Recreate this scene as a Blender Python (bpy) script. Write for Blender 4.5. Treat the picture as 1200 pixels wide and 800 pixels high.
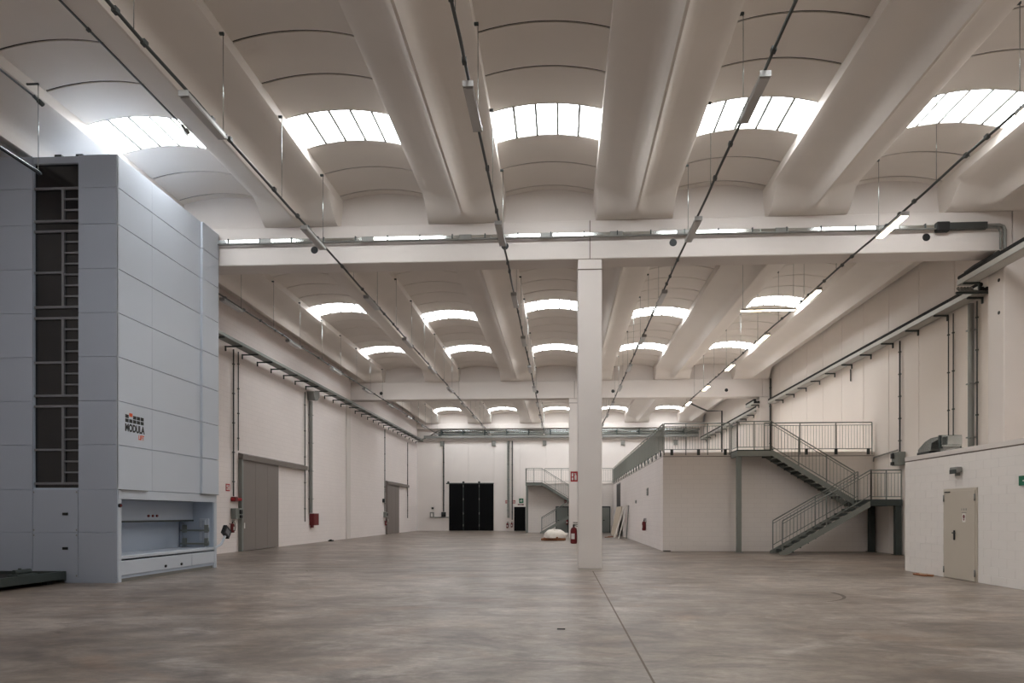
import bpy, bmesh, math, random
from math import pi, sin, cos, radians
from mathutils import Vector, Matrix
random.seed(7)
for o in list(bpy.data.objects): bpy.data.objects.remove(o, do_unlink=True)
scene = bpy.context.scene
C = scene.collection

# ------------------------------------------------------------------ camera
cam_d = bpy.data.cameras.new('camera'); cam = bpy.data.objects.new('camera', cam_d); C.objects.link(cam)
cam.location = (0, 0, 1.55); cam.rotation_euler = (pi/2, 0, radians(2.845))
cam_d.lens = 22.39; cam_d.sensor_width = 36; cam_d.shift_x = -20.9/1200; cam_d.shift_y = 202/1200; cam_d.clip_end = 300
scene.camera = cam
# ------------------------------------------------------------------ world, exposure
world = bpy.data.worlds.new('overcast_sky'); scene.world = world; world.use_nodes = True
bg = world.node_tree.nodes['Background']; bg.inputs[0].default_value = (.75, .86, 1, 1); bg.inputs[1].default_value = 0.6
vs = scene.view_settings
vs.view_transform = 'Standard'; vs.look = 'None'; vs.gamma = 1; vs.use_curve_mapping = False
vs.exposure = 0.25
SKY_EMIT = 15.0      # daylight coming through the translucent skylight panes
LAMP_EMIT = 28.0

# ------------------------------------------------------------------ materials
def lin(c): return tuple((v/255/12.92 if v/255 <= .04045 else ((v/255+.055)/1.055)**2.4) for v in c)
MATS = {}
def mat(name, rgb, rough=.6, metal=0., var=.06, scale=3., bump=0., bscale=40., stretch=(1,1,1), spec=.5):
    m = bpy.data.materials.new(name); m.use_nodes = True; nt = m.node_tree; b = nt.nodes['Principled BSDF']
    col = lin(rgb)
    tc = nt.nodes.new('ShaderNodeTexCoord'); mp = nt.nodes.new('ShaderNodeMapping'); mp.inputs['Scale'].default_value = stretch
    geo = nt.nodes.new('ShaderNodeNewGeometry')
    nt.links.new(geo.outputs['Position'], mp.inputs[0])
    nz = nt.nodes.new('ShaderNodeTexNoise'); nz.inputs['Scale'].default_value = scale; nz.inputs['Detail'].default_value = 5
    nt.links.new(mp.outputs[0], nz.inputs[0])
    mx = nt.nodes.new('ShaderNodeMix'); mx.data_type = 'RGBA'
    mx.inputs[6].default_value = tuple(max(0, v*(1-var)) for v in col)+(1,); mx.inputs[7].default_value = tuple(min(1, v*(1+var)) for v in col)+(1,)
    nt.links.new(nz.outputs[0], mx.inputs[0]); nt.links.new(mx.outputs[2], b.inputs['Base Color'])
    b.inputs['Roughness'].default_value = rough; b.inputs['Metallic'].default_value = metal
    b.inputs['Specular IOR Level'].default_value = spec
    if bump:
        n2 = nt.nodes.new('ShaderNodeTexNoise'); n2.inputs['Scale'].default_value = bscale; nt.links.new(mp.outputs[0], n2.inputs[0])
        bp = nt.nodes.new('ShaderNodeBump'); bp.inputs['Strength'].default_value = bump; bp.inputs['Distance'].default_value = .01
        nt.links.new(n2.outputs[0], bp.inputs['Height']); nt.links.new(bp.outputs[0], b.inputs['Normal'])
    MATS[name] = m; return m
def emis(name, rgb, strength):
    m = bpy.data.materials.new(name); m.use_nodes = True; b = m.node_tree.nodes['Principled BSDF']
    b.inputs['Base Color'].default_value = (.8, .8, .8, 1)
    b.inputs['Emission Color'].default_value = tuple(rgb)+(1,); b.inputs['Emission Strength'].default_value = strength
    MATS[name] = m; return m
CONC = mat('painted_concrete', (222, 214, 208), .7, var=.05, scale=.8, bump=.15, bscale=25)
CEIL = mat('precast_ceiling', (226, 218, 210), .75, var=.07, scale=.7, bump=.12, bscale=20)
DECK = mat('roof_membrane', (70, 66, 62), .9)
WALL = mat('white_wall_paint', (238, 231, 226), .75, var=.03, scale=.6, bump=.1, bscale=30)
PANEL = mat('wall_panel_paint', (237, 228, 220), .7, var=.04, scale=.5, bump=.08, bscale=25, stretch=(1,1,.2))
BLOCKM = mat('block_paint', (236, 230, 224), .75, var=.025, scale=2.5, bump=.3, bscale=45)
MORTAR = mat('painted_mortar', (226, 220, 214), .85)
GALV = mat('galvanised_steel', (176, 182, 181), .22, metal=1.0, var=.12, scale=6)
GALVM = mat('bright_zinc_trunking', (206, 210, 208), .16, metal=1.0, var=.06, scale=2)
GALVD = mat('dull_galvanised_steel', (140, 140, 136), .5, metal=.4, var=.1, scale=6)
DARK = mat('dark_conduit', (66, 68, 66), .5, metal=.3, var=.1)
BLACK = mat('black_plastic', (14, 15, 17), .5)
BLACKD = mat('black_door_leaf', (6, 7, 10), .7, var=.2, spec=.15)
STEELG = mat('grey_green_paint', (134, 138, 133), .42, metal=.35, var=.06)
STEELD = mat('dark_green_steel', (58, 66, 64), .5, metal=.1)
DOORG = mat('grey_door_paint', (128, 119, 114), .55, var=.04, stretch=(1,1,.15), scale=4)
DOORB = mat('beige_door_paint', (196, 186, 171), .5, var=.03)
RED = mat('red_paint', (106, 18, 22), .4)
SIGNR = mat('sign_red', (176, 36, 44), .5)
SIGNW = mat('sign_white', (232, 228, 222), .5)
SIGNG = mat('sign_green', (10, 104, 74), .5)
ORANGE = mat('orange_print', (226, 92, 40), .5)
LIFT = mat('lift_enamel_shaded', (168, 176, 190), .45, var=.025, scale=.8)  # one enamel in two tones; this darker one paints in the front's shade
LIFTL = mat('lift_enamel_lit', (196, 203, 213), .42, var=.02, scale=.8)  # same enamel as the front, paler: light on the side painted into it
LIFTI = mat('lift_bay_enamel', (176, 188, 204), .45, var=.02)
GLASSD = mat('dark_tinted_pane', (24, 25, 28), .12, var=.1)
MULL = mat('grey_mullion', (118, 119, 124), .5, metal=.2)
TRAYM = mat('zinc_tray', (188, 186, 180), .45, metal=.25, var=.06)
LAMPB = mat('lamp_housing_grey', (165, 163, 160), .4, metal=.2)
LAMPD = mat('lamp_diffuser_unlit', (190, 188, 186), .3)
SACK = mat('white_sack', (226, 218, 208), .8, var=.08, scale=8, bump=.5, bscale=12)
CARD = mat('brown_cardboard', (140, 92, 62), .85, var=.2, scale=8)
PLY = mat('beige_board', (196, 182, 164), .8, var=.1, scale=4)
BOARDW = mat('white_board', (222, 214, 204), .7, var=.05)
RUBBER = mat('black_rubber', (22, 22, 22), .8)
GRIME = mat('joint_filler', (110, 98, 88), .8)
PATCH = mat('floor_patch_concrete', (150, 140, 131), .5, var=.12, scale=2)
PANE = emis('skylight_pane_daylight', (.94, .975, 1.0), SKY_EMIT)
LAMPON = emis('lamp_diffuser_lit', (1.0, .80, .55), LAMP_EMIT)

def brick_wall_mat(name, rgb, axis):
    """painted block masonry: faint course lines in relief and tone (blocks too small in view to build)"""
    m = mat(name, rgb, .75, var=.035, scale=.7)
    nt = m.node_tree; b = nt.nodes['Principled BSDF']
    geo = [n for n in nt.nodes if n.type == 'NEW_GEOMETRY'][0]
    sep = nt.nodes.new('ShaderNodeSeparateXYZ'); cmb = nt.nodes.new('ShaderNodeCombineXYZ')
    nt.links.new(geo.outputs['Position'], sep.inputs[0])
    nt.links.new(sep.outputs[axis], cmb.inputs[0]); nt.links.new(sep.outputs[2], cmb.inputs[1])
    br = nt.nodes.new('ShaderNodeTexBrick'); nt.links.new(cmb.outputs[0], br.inputs[0])
    br.inputs['Scale'].default_value = 1; br.inputs['Mortar Size'].default_value = .007; br.inputs['Mortar Smooth'].default_value = .3
    br.inputs['Brick Width'].default_value = .5; br.inputs['Row Height'].default_value = .2
    br.inputs['Color1'].default_value = (.98, .98, .98, 1); br.inputs['Color2'].default_value = (1, 1, 1, 1); br.inputs['Mortar'].default_value = (.90, .895, .89, 1)
    src = b.inputs['Base Color'].links[0].from_socket
    mul = nt.nodes.new('ShaderNodeMix'); mul.data_type = 'RGBA'; mul.blend_type = 'MULTIPLY'; mul.inputs[0].default_value = 1
    nt.links.new(src, mul.inputs[6]); nt.links.new(br.outputs['Color'], mul.inputs[7]); nt.links.new(mul.outputs[2], b.inputs['Base Color'])
    bp = nt.nodes.new('ShaderNodeBump'); bp.inputs['Strength'].default_value = .3; bp.inputs['Distance'].default_value = .005; bp.invert = True
    nt.links.new(br.outputs['Fac'], bp.inputs['Height']); nt.links.new(bp.outputs[0], b.inputs['Normal'])
    return m
BRICKY = brick_wall_mat('painted_blockwork_side', (238, 229, 225), 1)
BRICKX = brick_wall_mat('painted_blockwork_front', (236, 228, 222), 0)

def floor_mat():
    m = bpy.data.materials.new('polished_concrete_floor'); m.use_nodes = True; nt = m.node_tree; b = nt.nodes['Principled BSDF']
    geo = nt.nodes.new('ShaderNodeNewGeometry')
    def noise(sc, stretch, det=6, rough=.6, dist=0):
        mp = nt.nodes.new('ShaderNodeMapping'); mp.inputs['Scale'].default_value = stretch
        nt.links.new(geo.outputs['Position'], mp.inputs[0])
        n = nt.nodes.new('ShaderNodeTexNoise'); n.inputs['Scale'].default_value = sc; n.inputs['Detail'].default_value = det
        n.inputs['Roughness'].default_value = rough; n.inputs['Distortion'].default_value = dist
        nt.links.new(mp.outputs[0], n.inputs[0]); return n.outputs[0]
    def ramp(v, p0, p1, c0, c1):
        r = nt.nodes.new('ShaderNodeValToRGB'); r.color_ramp.elements[0].position = p0; r.color_ramp.elements[1].position = p1
        r.color_ramp.elements[0].color = c0; r.color_ramp.elements[1].color = c1; nt.links.new(v, r.inputs[0]); return r.outputs[0]
    def mix(f, a, bb, mode='MIX'):
        x = nt.nodes.new('ShaderNodeMix'); x.data_type = 'RGBA'; x.blend_type = mode
        if isinstance(f, float): x.inputs[0].default_value = f
        else: nt.links.new(f, x.inputs[0])
        for s, v in ((6, a), (7, bb)):
            if isinstance(v, tuple): x.inputs[s].default_value = v
            else: nt.links.new(v, x.inputs[s])
        return x.outputs[2]
    W = (1, 1, 1, 1); K = (0, 0, 0, 1)
    base = mix(ramp(noise(.22, (1, 1, 1), 6, .62, .8), .40, .60, K, W), lin((122, 110, 99))+(1,), lin((150, 140, 131))+(1,))
    base = mix(ramp(noise(.42, (.7, 1.3, 1), 8, .66, 1.6), .47, .60, K, (.8, .8, .8, 1)), base, lin((98, 87, 79))+(1,))
    base = mix(ramp(noise(.37, (1, 1.2, 1), 7, .62, 2.0), .54, .66, K, (.7, .7, .7, 1)), base, lin((170, 162, 155))+(1,))
    base = mix(ramp(noise(1.1, (.5, 1.5, 1), 9, .72, 2.2), .55, .68, K, (.8, .8, .8, 1)), base, lin((80, 66, 55))+(1,))
    base = mix(ramp(noise(.5, (.8, 1.2, 1), 6, .6, 1.0), .55, .68, K, (.6, .6, .6, 1)), base, lin((140, 114, 92))+(1,))
    base = mix(ramp(noise(5.0, (.8, 1.2, 1), 8, .75, .6), .42, .68, (.3, .3, .3, 1), K), base, lin((88, 80, 74))+(1,))
    base = mix(ramp(noise(7.0, (1, 1, 1), 6, .6, 3.0), .70, .76, K, (.7, .7, .7, 1)), base, lin((70, 60, 52))+(1,))
    base = mix(ramp(noise(1.1, (.75, 1.35, 1), 10, .72, 1.4), .36, .64, K, W), mix(1.0, base, (.78, .76, .745, 1), 'MULTIPLY'), mix(1.0, base, (1.36, 1.35, 1.34, 1), 'MULTIPLY'))
    base = mix(ramp(noise(3.6, (.7, 1.4, 1), 9, .7, 1.0), .38, .62, K, W), mix(1.0, base, (.82, .81, .80, 1), 'MULTIPLY'), mix(1.0, base, (1.14, 1.14, 1.14, 1), 'MULTIPLY'))
    base = mix(ramp(noise(18, (.7, 1.3, 1), 6, .7, .4), .36, .64, K, W), mix(1.0, base, (.88, .87, .86, 1), 'MULTIPLY'), mix(1.0, base, (1.1, 1.1, 1.1, 1), 'MULTIPLY'))
    nt.links.new(base, b.inputs['Base Color'])
    rr = nt.nodes.new('ShaderNodeMapRange'); nt.links.new(noise(.9, (.5, 1.3, 1), 6), rr.inputs[0])
    rr.inputs[3].default_value = .22; rr.inputs[4].default_value = .5; nt.links.new(rr.outputs[0], b.inputs['Roughness'])
    bp = nt.nodes.new('ShaderNodeBump'); bp.inputs['Strength'].default_value = .06; bp.inputs['Distance'].default_value = .02
    nt.links.new(noise(2.2, (1, 1, 1), 4), bp.inputs['Height']); nt.links.new(bp.outputs[0], b.inputs['Normal'])
    return m
FLOOR = floor_mat()

# ------------------------------------------------------------------ mesh helpers
class MB:
    def __init__(s): s.v = []; s.f = []; s.sm = []
    def add(s, vs, fs, smooth=False):
        n = len(s.v); s.v += [tuple(v) for v in vs]; s.f += [tuple(i+n for i in f) for f in fs]; s.sm += [smooth]*len(fs); return s
    def box(s, x0, x1, y0, y1, z0, z1, bev=0.):
        if x0 > x1: x0, x1 = x1, x0
        if y0 > y1: y0, y1 = y1, y0
        if z0 > z1: z0, z1 = z1, z0
        if not bev:
            v = [(x, y, z) for x in (x0, x1) for y in (y0, y1) for z in (z0, z1)]
            return s.add(v, [(0,1,3,2),(4,6,7,5),(0,4,5,1),(2,3,7,6),(0,2,6,4),(1,5,7,3)])
        bm = bmesh.new(); bmesh.ops.create_cube(bm, size=1)
        bmesh.ops.scale(bm, vec=(x1-x0, y1-y0, z1-z0), verts=bm.verts); bmesh.ops.translate(bm, vec=((x0+x1)/2, (y0+y1)/2, (z0+z1)/2), verts=bm.verts)
        bmesh.ops.bevel(bm, geom=bm.edges[:], offset=bev, segments=1, affect='EDGES', profile=.5)
        bm.verts.index_update()
        s.add([v.co[:] for v in bm.verts], [tuple(v.index for v in f.verts) for f in bm.faces]); bm.free(); return s
    def tube(s, pts, r, n=8, cap=True, smooth=True):
        pts = [Vector(p) for p in pts]; rings = []; up = None
        for i, p in enumerate(pts):
            a = pts[max(i-1, 0)]; b = pts[min(i+1, len(pts)-1)]; t = (b-a).normalized()
            if up is None: up = Vector((0, 0, 1)) if abs(t.z) < .95 else Vector((1, 0, 0))
            u = t.cross(up)
            if u.length < 1e-4: u = t.cross(Vector((0, 1, 0)))
            u.normalize(); w = u.cross(t).normalized(); up = w
            rr = r[i] if isinstance(r, (list, tuple)) else r
            rings.append([p+u*rr*cos(2*pi*k/n)+w*rr*sin(2*pi*k/n) for k in range(n)])
        vs = [q for g in rings for q in g]; fs = []
        for i in range(len(pts)-1):
            for k in range(n):
                fs.append((i*n+k, i*n+(k+1) % n, (i+1)*n+(k+1) % n, (i+1)*n+k))
        s.add(vs, fs, smooth)
        if cap:
            m = len(vs); base = len(s.v)-m
            s.f += [tuple(base+k for k in reversed(range(n))), tuple(base+m-n+k for k in range(n))]; s.sm += [False, False]
        return s
    def bar(s, a, b, w, h):
        """rectangular bar from a to b, w sideways (horizontal), h in the upright direction"""
        a = Vector(a); b = Vector(b); t = (b-a).normalized(); up = Vector((0, 0, 1)) if abs(t.z) < .98 else Vector((0, 1, 0))
        u = t.cross(up).normalized(); q = u.cross(t).normalized()
        v = []
        for p in (a, b):
            for i, j in ((-1, -1), (1, -1), (1, 1), (-1, 1)): v.append(p+u*w/2*i+q*h/2*j)
        return s.add(v, [(0,1,2,3),(7,6,5,4),(0,4,5,1),(1,5,6,2),(2,6,7,3),(3,7,4,0)])
    def prism(s, poly, axis, a0, a1):
        """poly: 2D outline; axis 'x' -> (y,z) outline, 'y' -> (x,z), 'z' -> (x,y)"""
        def P(p, t): return {'x': (t, p[0], p[1]), 'y': (p[0], t, p[1]), 'z': (p[0], p[1], t)}[axis]
        n = len(poly); v = [P(p, a0) for p in poly]+[P(p, a1) for p in poly]
        return s.add(v, [tuple(range(n)), tuple(reversed(range(n, 2*n)))]+[(i, i+n, (i+1) % n+n, (i+1) % n) for i in range(n)])
    def lathe(s, prof, c, n=16):
        vs = []; fs = []
        for r, z in prof: vs += [(c[0]+r*cos(2*pi*k/n), c[1]+r*sin(2*pi*k/n), c[2]+z) for k in range(n)]
        for i in range(len(prof)-1):
            for k in range(n): fs.append((i*n+k, i*n+(k+1) % n, (i+1)*n+(k+1) % n, (i+1)*n+k))
        fs += [tuple(reversed(range(n))), tuple(range((len(prof)-1)*n, len(prof)*n))]
        return s.add(vs, fs, True)
    def mesh(s, name, off=(0, 0, 0)):
        me = bpy.data.meshes.new(name); o = Vector(off)
        me.from_pydata([tuple(Vector(v)-o) for v in s.v], [], s.f)
        bm = bmesh.new(); bm.from_mesh(me); bmesh.ops.recalc_face_normals(bm, faces=bm.faces)
        bm.faces.ensure_lookup_table()
        for f, q in zip(bm.faces, s.sm): f.smooth = bool(q)
        for e in bm.edges:
            if len(e.link_faces) == 2: e.smooth = e.link_faces[0].smooth and e.link_faces[1].smooth and e.calc_face_angle(0) < radians(38)
        bm.to_mesh(me); bm.free()
        return me
def wloc(o):
    v = Vector((0, 0, 0))
    while o: v += o.location; o = o.parent
    return v
def tag(o, label=None, cat=None, group=None, kind=None):
    if label: o['label'] = label
    if cat: o['category'] = cat
    if group: o['group'] = group
    if kind: o['kind'] = kind
    return o
def obj(name, mb, m, parent=None, origin=None):
    if parent is not None: off = wloc(parent)
    else:
        xs = [v[0] for v in mb.v]; ys = [v[1] for v in mb.v]; zs = [v[2] for v in mb.v]
        off = Vector(origin) if origin else Vector(((min(xs)+max(xs))/2, (min(ys)+max(ys))/2, min(zs)))
    me = mb.mesh(name, off); me.materials.append(m)
    o = bpy.data.objects.new(name, me); C.objects.link(o)
    if parent is not None: o.parent = parent
    else: o.location = off
    return o
def inst(name, me, loc, parent=None, rot=None):
    """another object on shared mesh data, loc in world space"""
    o = bpy.data.objects.new(name, me); C.objects.link(o)
    if parent is not None: o.parent = parent; o.location = Vector(loc)-wloc(parent)
    else: o.location = loc
    if rot: o.rotation_euler = rot
    return o
def thing(name, loc, label, cat, group=None):
    o = bpy.data.objects.new(name, None); C.objects.link(o); o.location = loc; o.empty_display_size = .2
    return tag(o, label, cat, group)
def struct(name, mb, m, label, cat):
    o = obj(name, mb, m); return tag(o, label, cat, None, 'structure')
def copy_tree(o, parent=None):
    c = o.copy(); C.objects.link(c)
    if parent is not None: c.parent = parent
    for ch in list(o.children): copy_tree(ch, c)
    return c
def text(name, s, size, m, origin, right, up, parent=None, depth=.004, align='LEFT', sx=1.0, bold=0.):
    cu = bpy.data.curves.new(name, 'FONT'); cu.body = s; cu.size = size; cu.extrude = depth; cu.offset = bold; cu.align_x = align
    t = bpy.data.objects.new(name+'_tmp', cu); C.objects.link(t)
    dg = bpy.context.evaluated_depsgraph_get(); me = bpy.data.meshes.new_from_object(t.evaluated_get(dg))
    bpy.data.objects.remove(t); me.name = name
    r = Vector(right).normalized()*sx; u = Vector(up).normalized(); n = Vector(right).normalized().cross(u)
    off = wloc(parent) if parent is not None else Vector((0, 0, 0))
    for v in me.vertices: v.co = Vector(origin)-off+r*v.co.x+u*v.co.y+n*v.co.z
    me.materials.clear(); me.materials.append(m)
    o = bpy.data.objects.new(name, me); C.objects.link(o)
    if parent is not None: o.parent = parent
    return o

# ------------------------------------------------------------------ key dimensions (metres)
LX, RX = -13.3, 12.85          # side walls
BY = 58.2                      # rear wall
NY = -3.7                      # wall behind the camera
SEAT = 9.82                    # top of cross beams
KEEL = [-12.24+4.76*i for i in range(6)]
ORD = ['first', 'second', 'third', 'fourth', 'fifth', 'sixth', 'seventh', 'eighth', 'ninth']

# ------------------------------------------------------------------ floor
fl = struct('floor', MB().box(LX-.3, RX+.3, NY-.3, BY+.3, -.3, 0), FLOOR, 'polished grey-brown concrete floor of the hall', 'floor')
obj('expansion_joint', MB().box(.838, .860, NY, 17.95, -.02, .0015), GRIME, fl)
obj('expansion_joint', MB().box(LX, .30, 18.19, 18.21, -.02, .0012), GRIME, fl)
pm = MB(); pts = [(.8+1.2*cos(a)*(1+.1*sin(3*a)), 18.3+.9*sin(a)) for a in [2*pi*k/28 for k in range(28)]]
pm.prism(pts, 'z', -.02, .002); obj('column_base_patch', pm, PATCH, fl)

SKID = mat('tyre_mark', (92, 82, 74), .6, var=.3, scale=9)
def skid(cx, cy, r, a0, a1, w, taper):
    m = MB(); n = 18; vs = []
    for k in range(n+1):
        q = k/n; a = radians(a0+(a1-a0)*q); ww = w*(1-taper*q)
        vs += [(cx+(r-ww/2)*cos(a), cy+(r-ww/2)*sin(a), .0018), (cx+(r+ww/2)*cos(a), cy+(r+ww/2)*sin(a), .0018)]
    m.add(vs, [(2*k, 2*k+1, 2*k+3, 2*k+2) for k in range(n)]); obj('tyre_mark', m, SKID, fl)
skid(4.1, 12.6, 1.25, 12, -75, .10, .95); skid(-7.6, 16.6, .8, 100, 20, .05, .8)
# ------------------------------------------------------------------ side, rear and near walls
wl = struct('wall_left', MB().box(LX-.3, LX, NY, BY, 0, 10.95), BRICKY, 'long white painted block wall on the left with grey sliding doors', 'wall')
struct('trim_3', MB().box(LX, LX+.07, 38.7, 39.4, 0, 8.72), CONC, 'white pilaster on the left wall under the far cross beam', 'pilaster')
struct('trim_4', MB().box(LX, LX+.07, 18.0, 18.7, 0, 8.72), CONC, 'white pilaster on the left wall behind the storage lift', 'pilaster')
wr = struct('wall_right', MB().box(RX+.02, RX+.3, NY, BY, 0, 10.95), MORTAR, 'tall white precast panel wall on the right above the utility room', 'wall')
pw = 2.1
y = NY
while y < BY-.05:
    y1 = min(y+pw, BY)
    obj('wall_panel', MB().box(RX, RX+.06, y+.012, y1-.012, 0.0, 10.9, .006), PANEL, wr); y = y1
wb = struct('wall_back', MB().box(LX, RX, BY+.02, BY+.3, 0, 10.95), MORTAR, 'white panelled rear wall of the hall with the black folding door', 'wall')
x = LX
while x < RX-.05:
    x1 = min(x+2.377, RX)
    obj('wall_panel', MB().box(x+.012, x1-.012, BY, BY+.05, 0, 8.3, .006), WALL, wb); x = x1
obj('wall_panel', MB().box(LX, RX, BY, BY+.05, 8.32, 10.9), CONC, wb)
struct('wall_front', MB().box(LX, RX, NY-.3, NY, 0, 10.95), WALL, 'plain white wall behind the camera', 'wall')

# ------------------------------------------------------------------ roof: winged precast beams, cross beams, barrel panels, skylights
BAYS = [(-3.25, 18.32), (18.36, 39.92), (39.96, BY-.02)]
GULL = [(0, 9.80), (.028, 9.80), (.055, 9.85), (.10, 9.955), (.155, 10.055), (.24, 10.13), (.38, 10.185), (.62, 10.245), (.88, 10.32), (1.05, 10.37), (1.13, 10.42)]
BLOCK = [(0, 9.82), (.12, 9.82), (.24, 9.82), (.36, 9.82), (.48, 9.82), (.60, 9.82), (.72, 9.82), (.84, 9.82), (.96, 9.82), (1.06, 9.82), (1.13, 10.42)]
def wing_beam(y0, y1):
    st = [0, .33, .45, .57, .69, .81, .93, 1.05, 1.2]; L = y1-y0
    ys = st+[L*.25, L*.5, L*.75]+[L-q for q in reversed(st)]
    def blend(d):
        t = min(max((d-.34)/.8, 0), 1); return t*t*(3-2*t)
    rows = []
    for d in ys:
        t = blend(min(d, L-d)); half = [(BLOCK[i][0]*(1-t)+GULL[i][0]*t, BLOCK[i][1]*(1-t)+GULL[i][1]*t) for i in range(len(GULL))]
        prof = [(-a, z) for a, z in reversed(half)][:-1]+half
        prof = [(-1.13, 10.72)]+prof+[(1.13, 10.72)]
        rows.append([(a, d, z) for a, z in prof])
    n = len(rows[0]); m = MB(); vs = [v for r in rows for v in r]; fs = []; sm = []
    for i in range(len(rows)-1):
        for k in range(n-1): fs.append((i*n+k, i*n+k+1, (i+1)*n+k+1, (i+1)*n+k)); sm.append(0 < k < n-2)
        fs.append((i*n+n-1, i*n, (i+1)*n, (i+1)*n+n-1)); sm.append(False)
    fs += [tuple(range(n)), tuple(range((len(rows)-1)*n, len(rows)*n))]; sm += [False, False]
    m.add(vs, fs); m.sm = sm; me = m.mesh('roof_beam'); me.materials.append(CEIL)
    # sharpen lip edges
    for e in me.edges:
        a, b = (me.vertices[i].co for i in e.vertices)
        if abs(abs(a.x)-1.13) < .001 and abs(abs(b.x)-1.13) < .001: e.use_edge_sharp = True
    return me
places = ['hard against the left wall', 'above the grey storage lift', 'left of the nearest column', 'just right of the nearest column', 'above the steel staircase', 'hard against the right wall']
bayn = ['in the bay over the camera', 'in the middle bay', 'in the rear bay']
for b, (y0, y1) in enumerate(BAYS):
    me = wing_beam(y0, y1)
    for i, k in enumerate(KEEL):
        o = inst('roof_beam', me, (k, y0, 0)); tag(o, 'winged concrete roof beam %s %s' % (places[i], bayn[b]), 'beam', 'winged roof beams', 'structure')
# continuous deck above (closes the roof; shows only in the panel joints)
cm = MB(); cm.box(LX-.3, RX+.3, NY-.3, BY+.3, 11.02, 11.2)
ceil = struct('ceiling', cm, DECK, 'vaulted hall ceiling of shallow curved panels between roof beams', 'ceiling')
W0 = KEEL[0]+1.13; SPAN = 4.76-2.26; RISE = .17; SPR = 10.66
def arc_shell(length, x0=0., x1=1., thick=.06, n=12, lift=0.):
    """curved slab over the dome width fraction x0..x1"""
    R = (SPAN*SPAN/4+RISE*RISE)/(2*RISE); zc = SPR+RISE-R; m = MB(); top = []; bot = []
    for k in range(n+1):
        q = x0+(x1-x0)*k/n; xx = (q-.5)*SPAN; z = zc+math.sqrt(R*R-xx*xx)+lift
        bot.append((xx, z)); top.append((xx, z+thick))
    vs = [(a, 0, z) for a, z in bot]+[(a, 0, z) for a, z in top]+[(a, length, z) for a, z in bot]+[(a, length, z) for a, z in top]
    N = n+1; fs = []; sm = []
    for k in range(n):
        fs += [(k, k+1, 2*N+k+1, 2*N+k), (N+k, 3*N+k, 3*N+k+1, N+k+1), (k, N+k, N+k+1, k+1), (2*N+k, 2*N+k+1, 3*N+k+1, 3*N+k)]; sm += [True, True, False, False]
    fs += [(0, 2*N, 3*N, N), (n, N+n, 3*N+n, 2*N+n)]; sm += [False, False]
    m.add(vs, fs); m.sm = sm; return m
JG = .05
panel_me = arc_shell(1.2-JG, -.01, 1.01).mesh('roof_panel'); panel_me.materials.append(CEIL)
short_me = arc_shell(.58, -.01, 1.01).mesh('roof_panel_short'); short_me.materials.append(CEIL)
strip_me = arc_shell(JG+.02, -.01, 1.01, .02, 12, .022).mesh('joint_strip'); strip_me.materials.append(DECK)
pane_mes = []
for q in range(5):
    a = q/5+.008; b = (q+1)/5-.008
    me = arc_shell(1.16, a, b, .03, 4, .03).mesh('pane'); me.materials.append(PANE); pane_mes.append(me)
bar_mes = []
for q in range(1, 5):
    me = arc_shell(1.18, q/5-.011, q/5+.011, .07, 1, -.012).mesh('mullion'); me.materials.append(GALVD); bar_mes.append(me)
curb_me = arc_shell(.03, 0, 1, .06, 12, .0).mesh('curb'); curb_me.materials.append(SIGNW)
SKY = [(14.4, range(5), 0), (7.2, range(5), 0), (27.6, (0, 2, 4), 1), (28.8, (1, 3), 1), (34.8, range(5), 1), (55.2, range(5), 2), (46.8, range(5), 2)]
dn = ['far-left vault', 'second vault from the left', 'middle vault', 'second vault from the right', 'far-right vault']
wi = 0
skyset = set()
for y0, ds, b in SKY:
    for d in ds:
        skyset.add((y0, d)); wi += 1
        w = bpy.data.objects.new('window_%d' % wi, None); C.objects.link(w)
        cx = (KEEL[d]+KEEL[d+1])/2; w.location = (cx, y0, 10.66)
        wh = {14.4: 'nearest skylight in view', 7.2: 'skylight out of view overhead', 0.0: 'skylight directly above the camera', 27.6: 'front skylight of the middle bay', 28.8: 'front skylight of the middle bay', 34.8: 'rear skylight of the middle bay', 55.2: 'skylight by the rear wall', 46.8: 'front skylight of the rear bay'}[y0]
        tag(w, 'bright five-pane %s in the %s' % (wh, dn[d]), 'skylight', 'roof skylights', 'structure')
        for me in pane_mes: inst('pane', me, (cx, y0+.02, 0), w)
        for me in bar_mes: inst('mullion', me, (cx, y0+.01, 0), w)
        inst('curb', curb_me, (cx, y0-.012, 0), w); inst('curb', curb_me, (cx, y0+1.182, 0), w)
for d in range(5):
    cx = (KEEL[d]+KEEL[d+1])/2
    for j in range(-3, 48):
        y0 = round(1.2*j, 3)
        if (y0, d) in skyset: continue
        if y0+1.2 > BY+.1: continue
        inst('roof_panel', panel_me, (cx, y0+JG/2, 0), ceil)
        if (round(y0-1.2, 3), d) not in skyset: inst('joint_strip', strip_me, (cx, y0-JG/2-.01, 0), ceil)
    inst('roof_panel', short_me, (cx, 57.61, 0), ceil)

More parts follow.
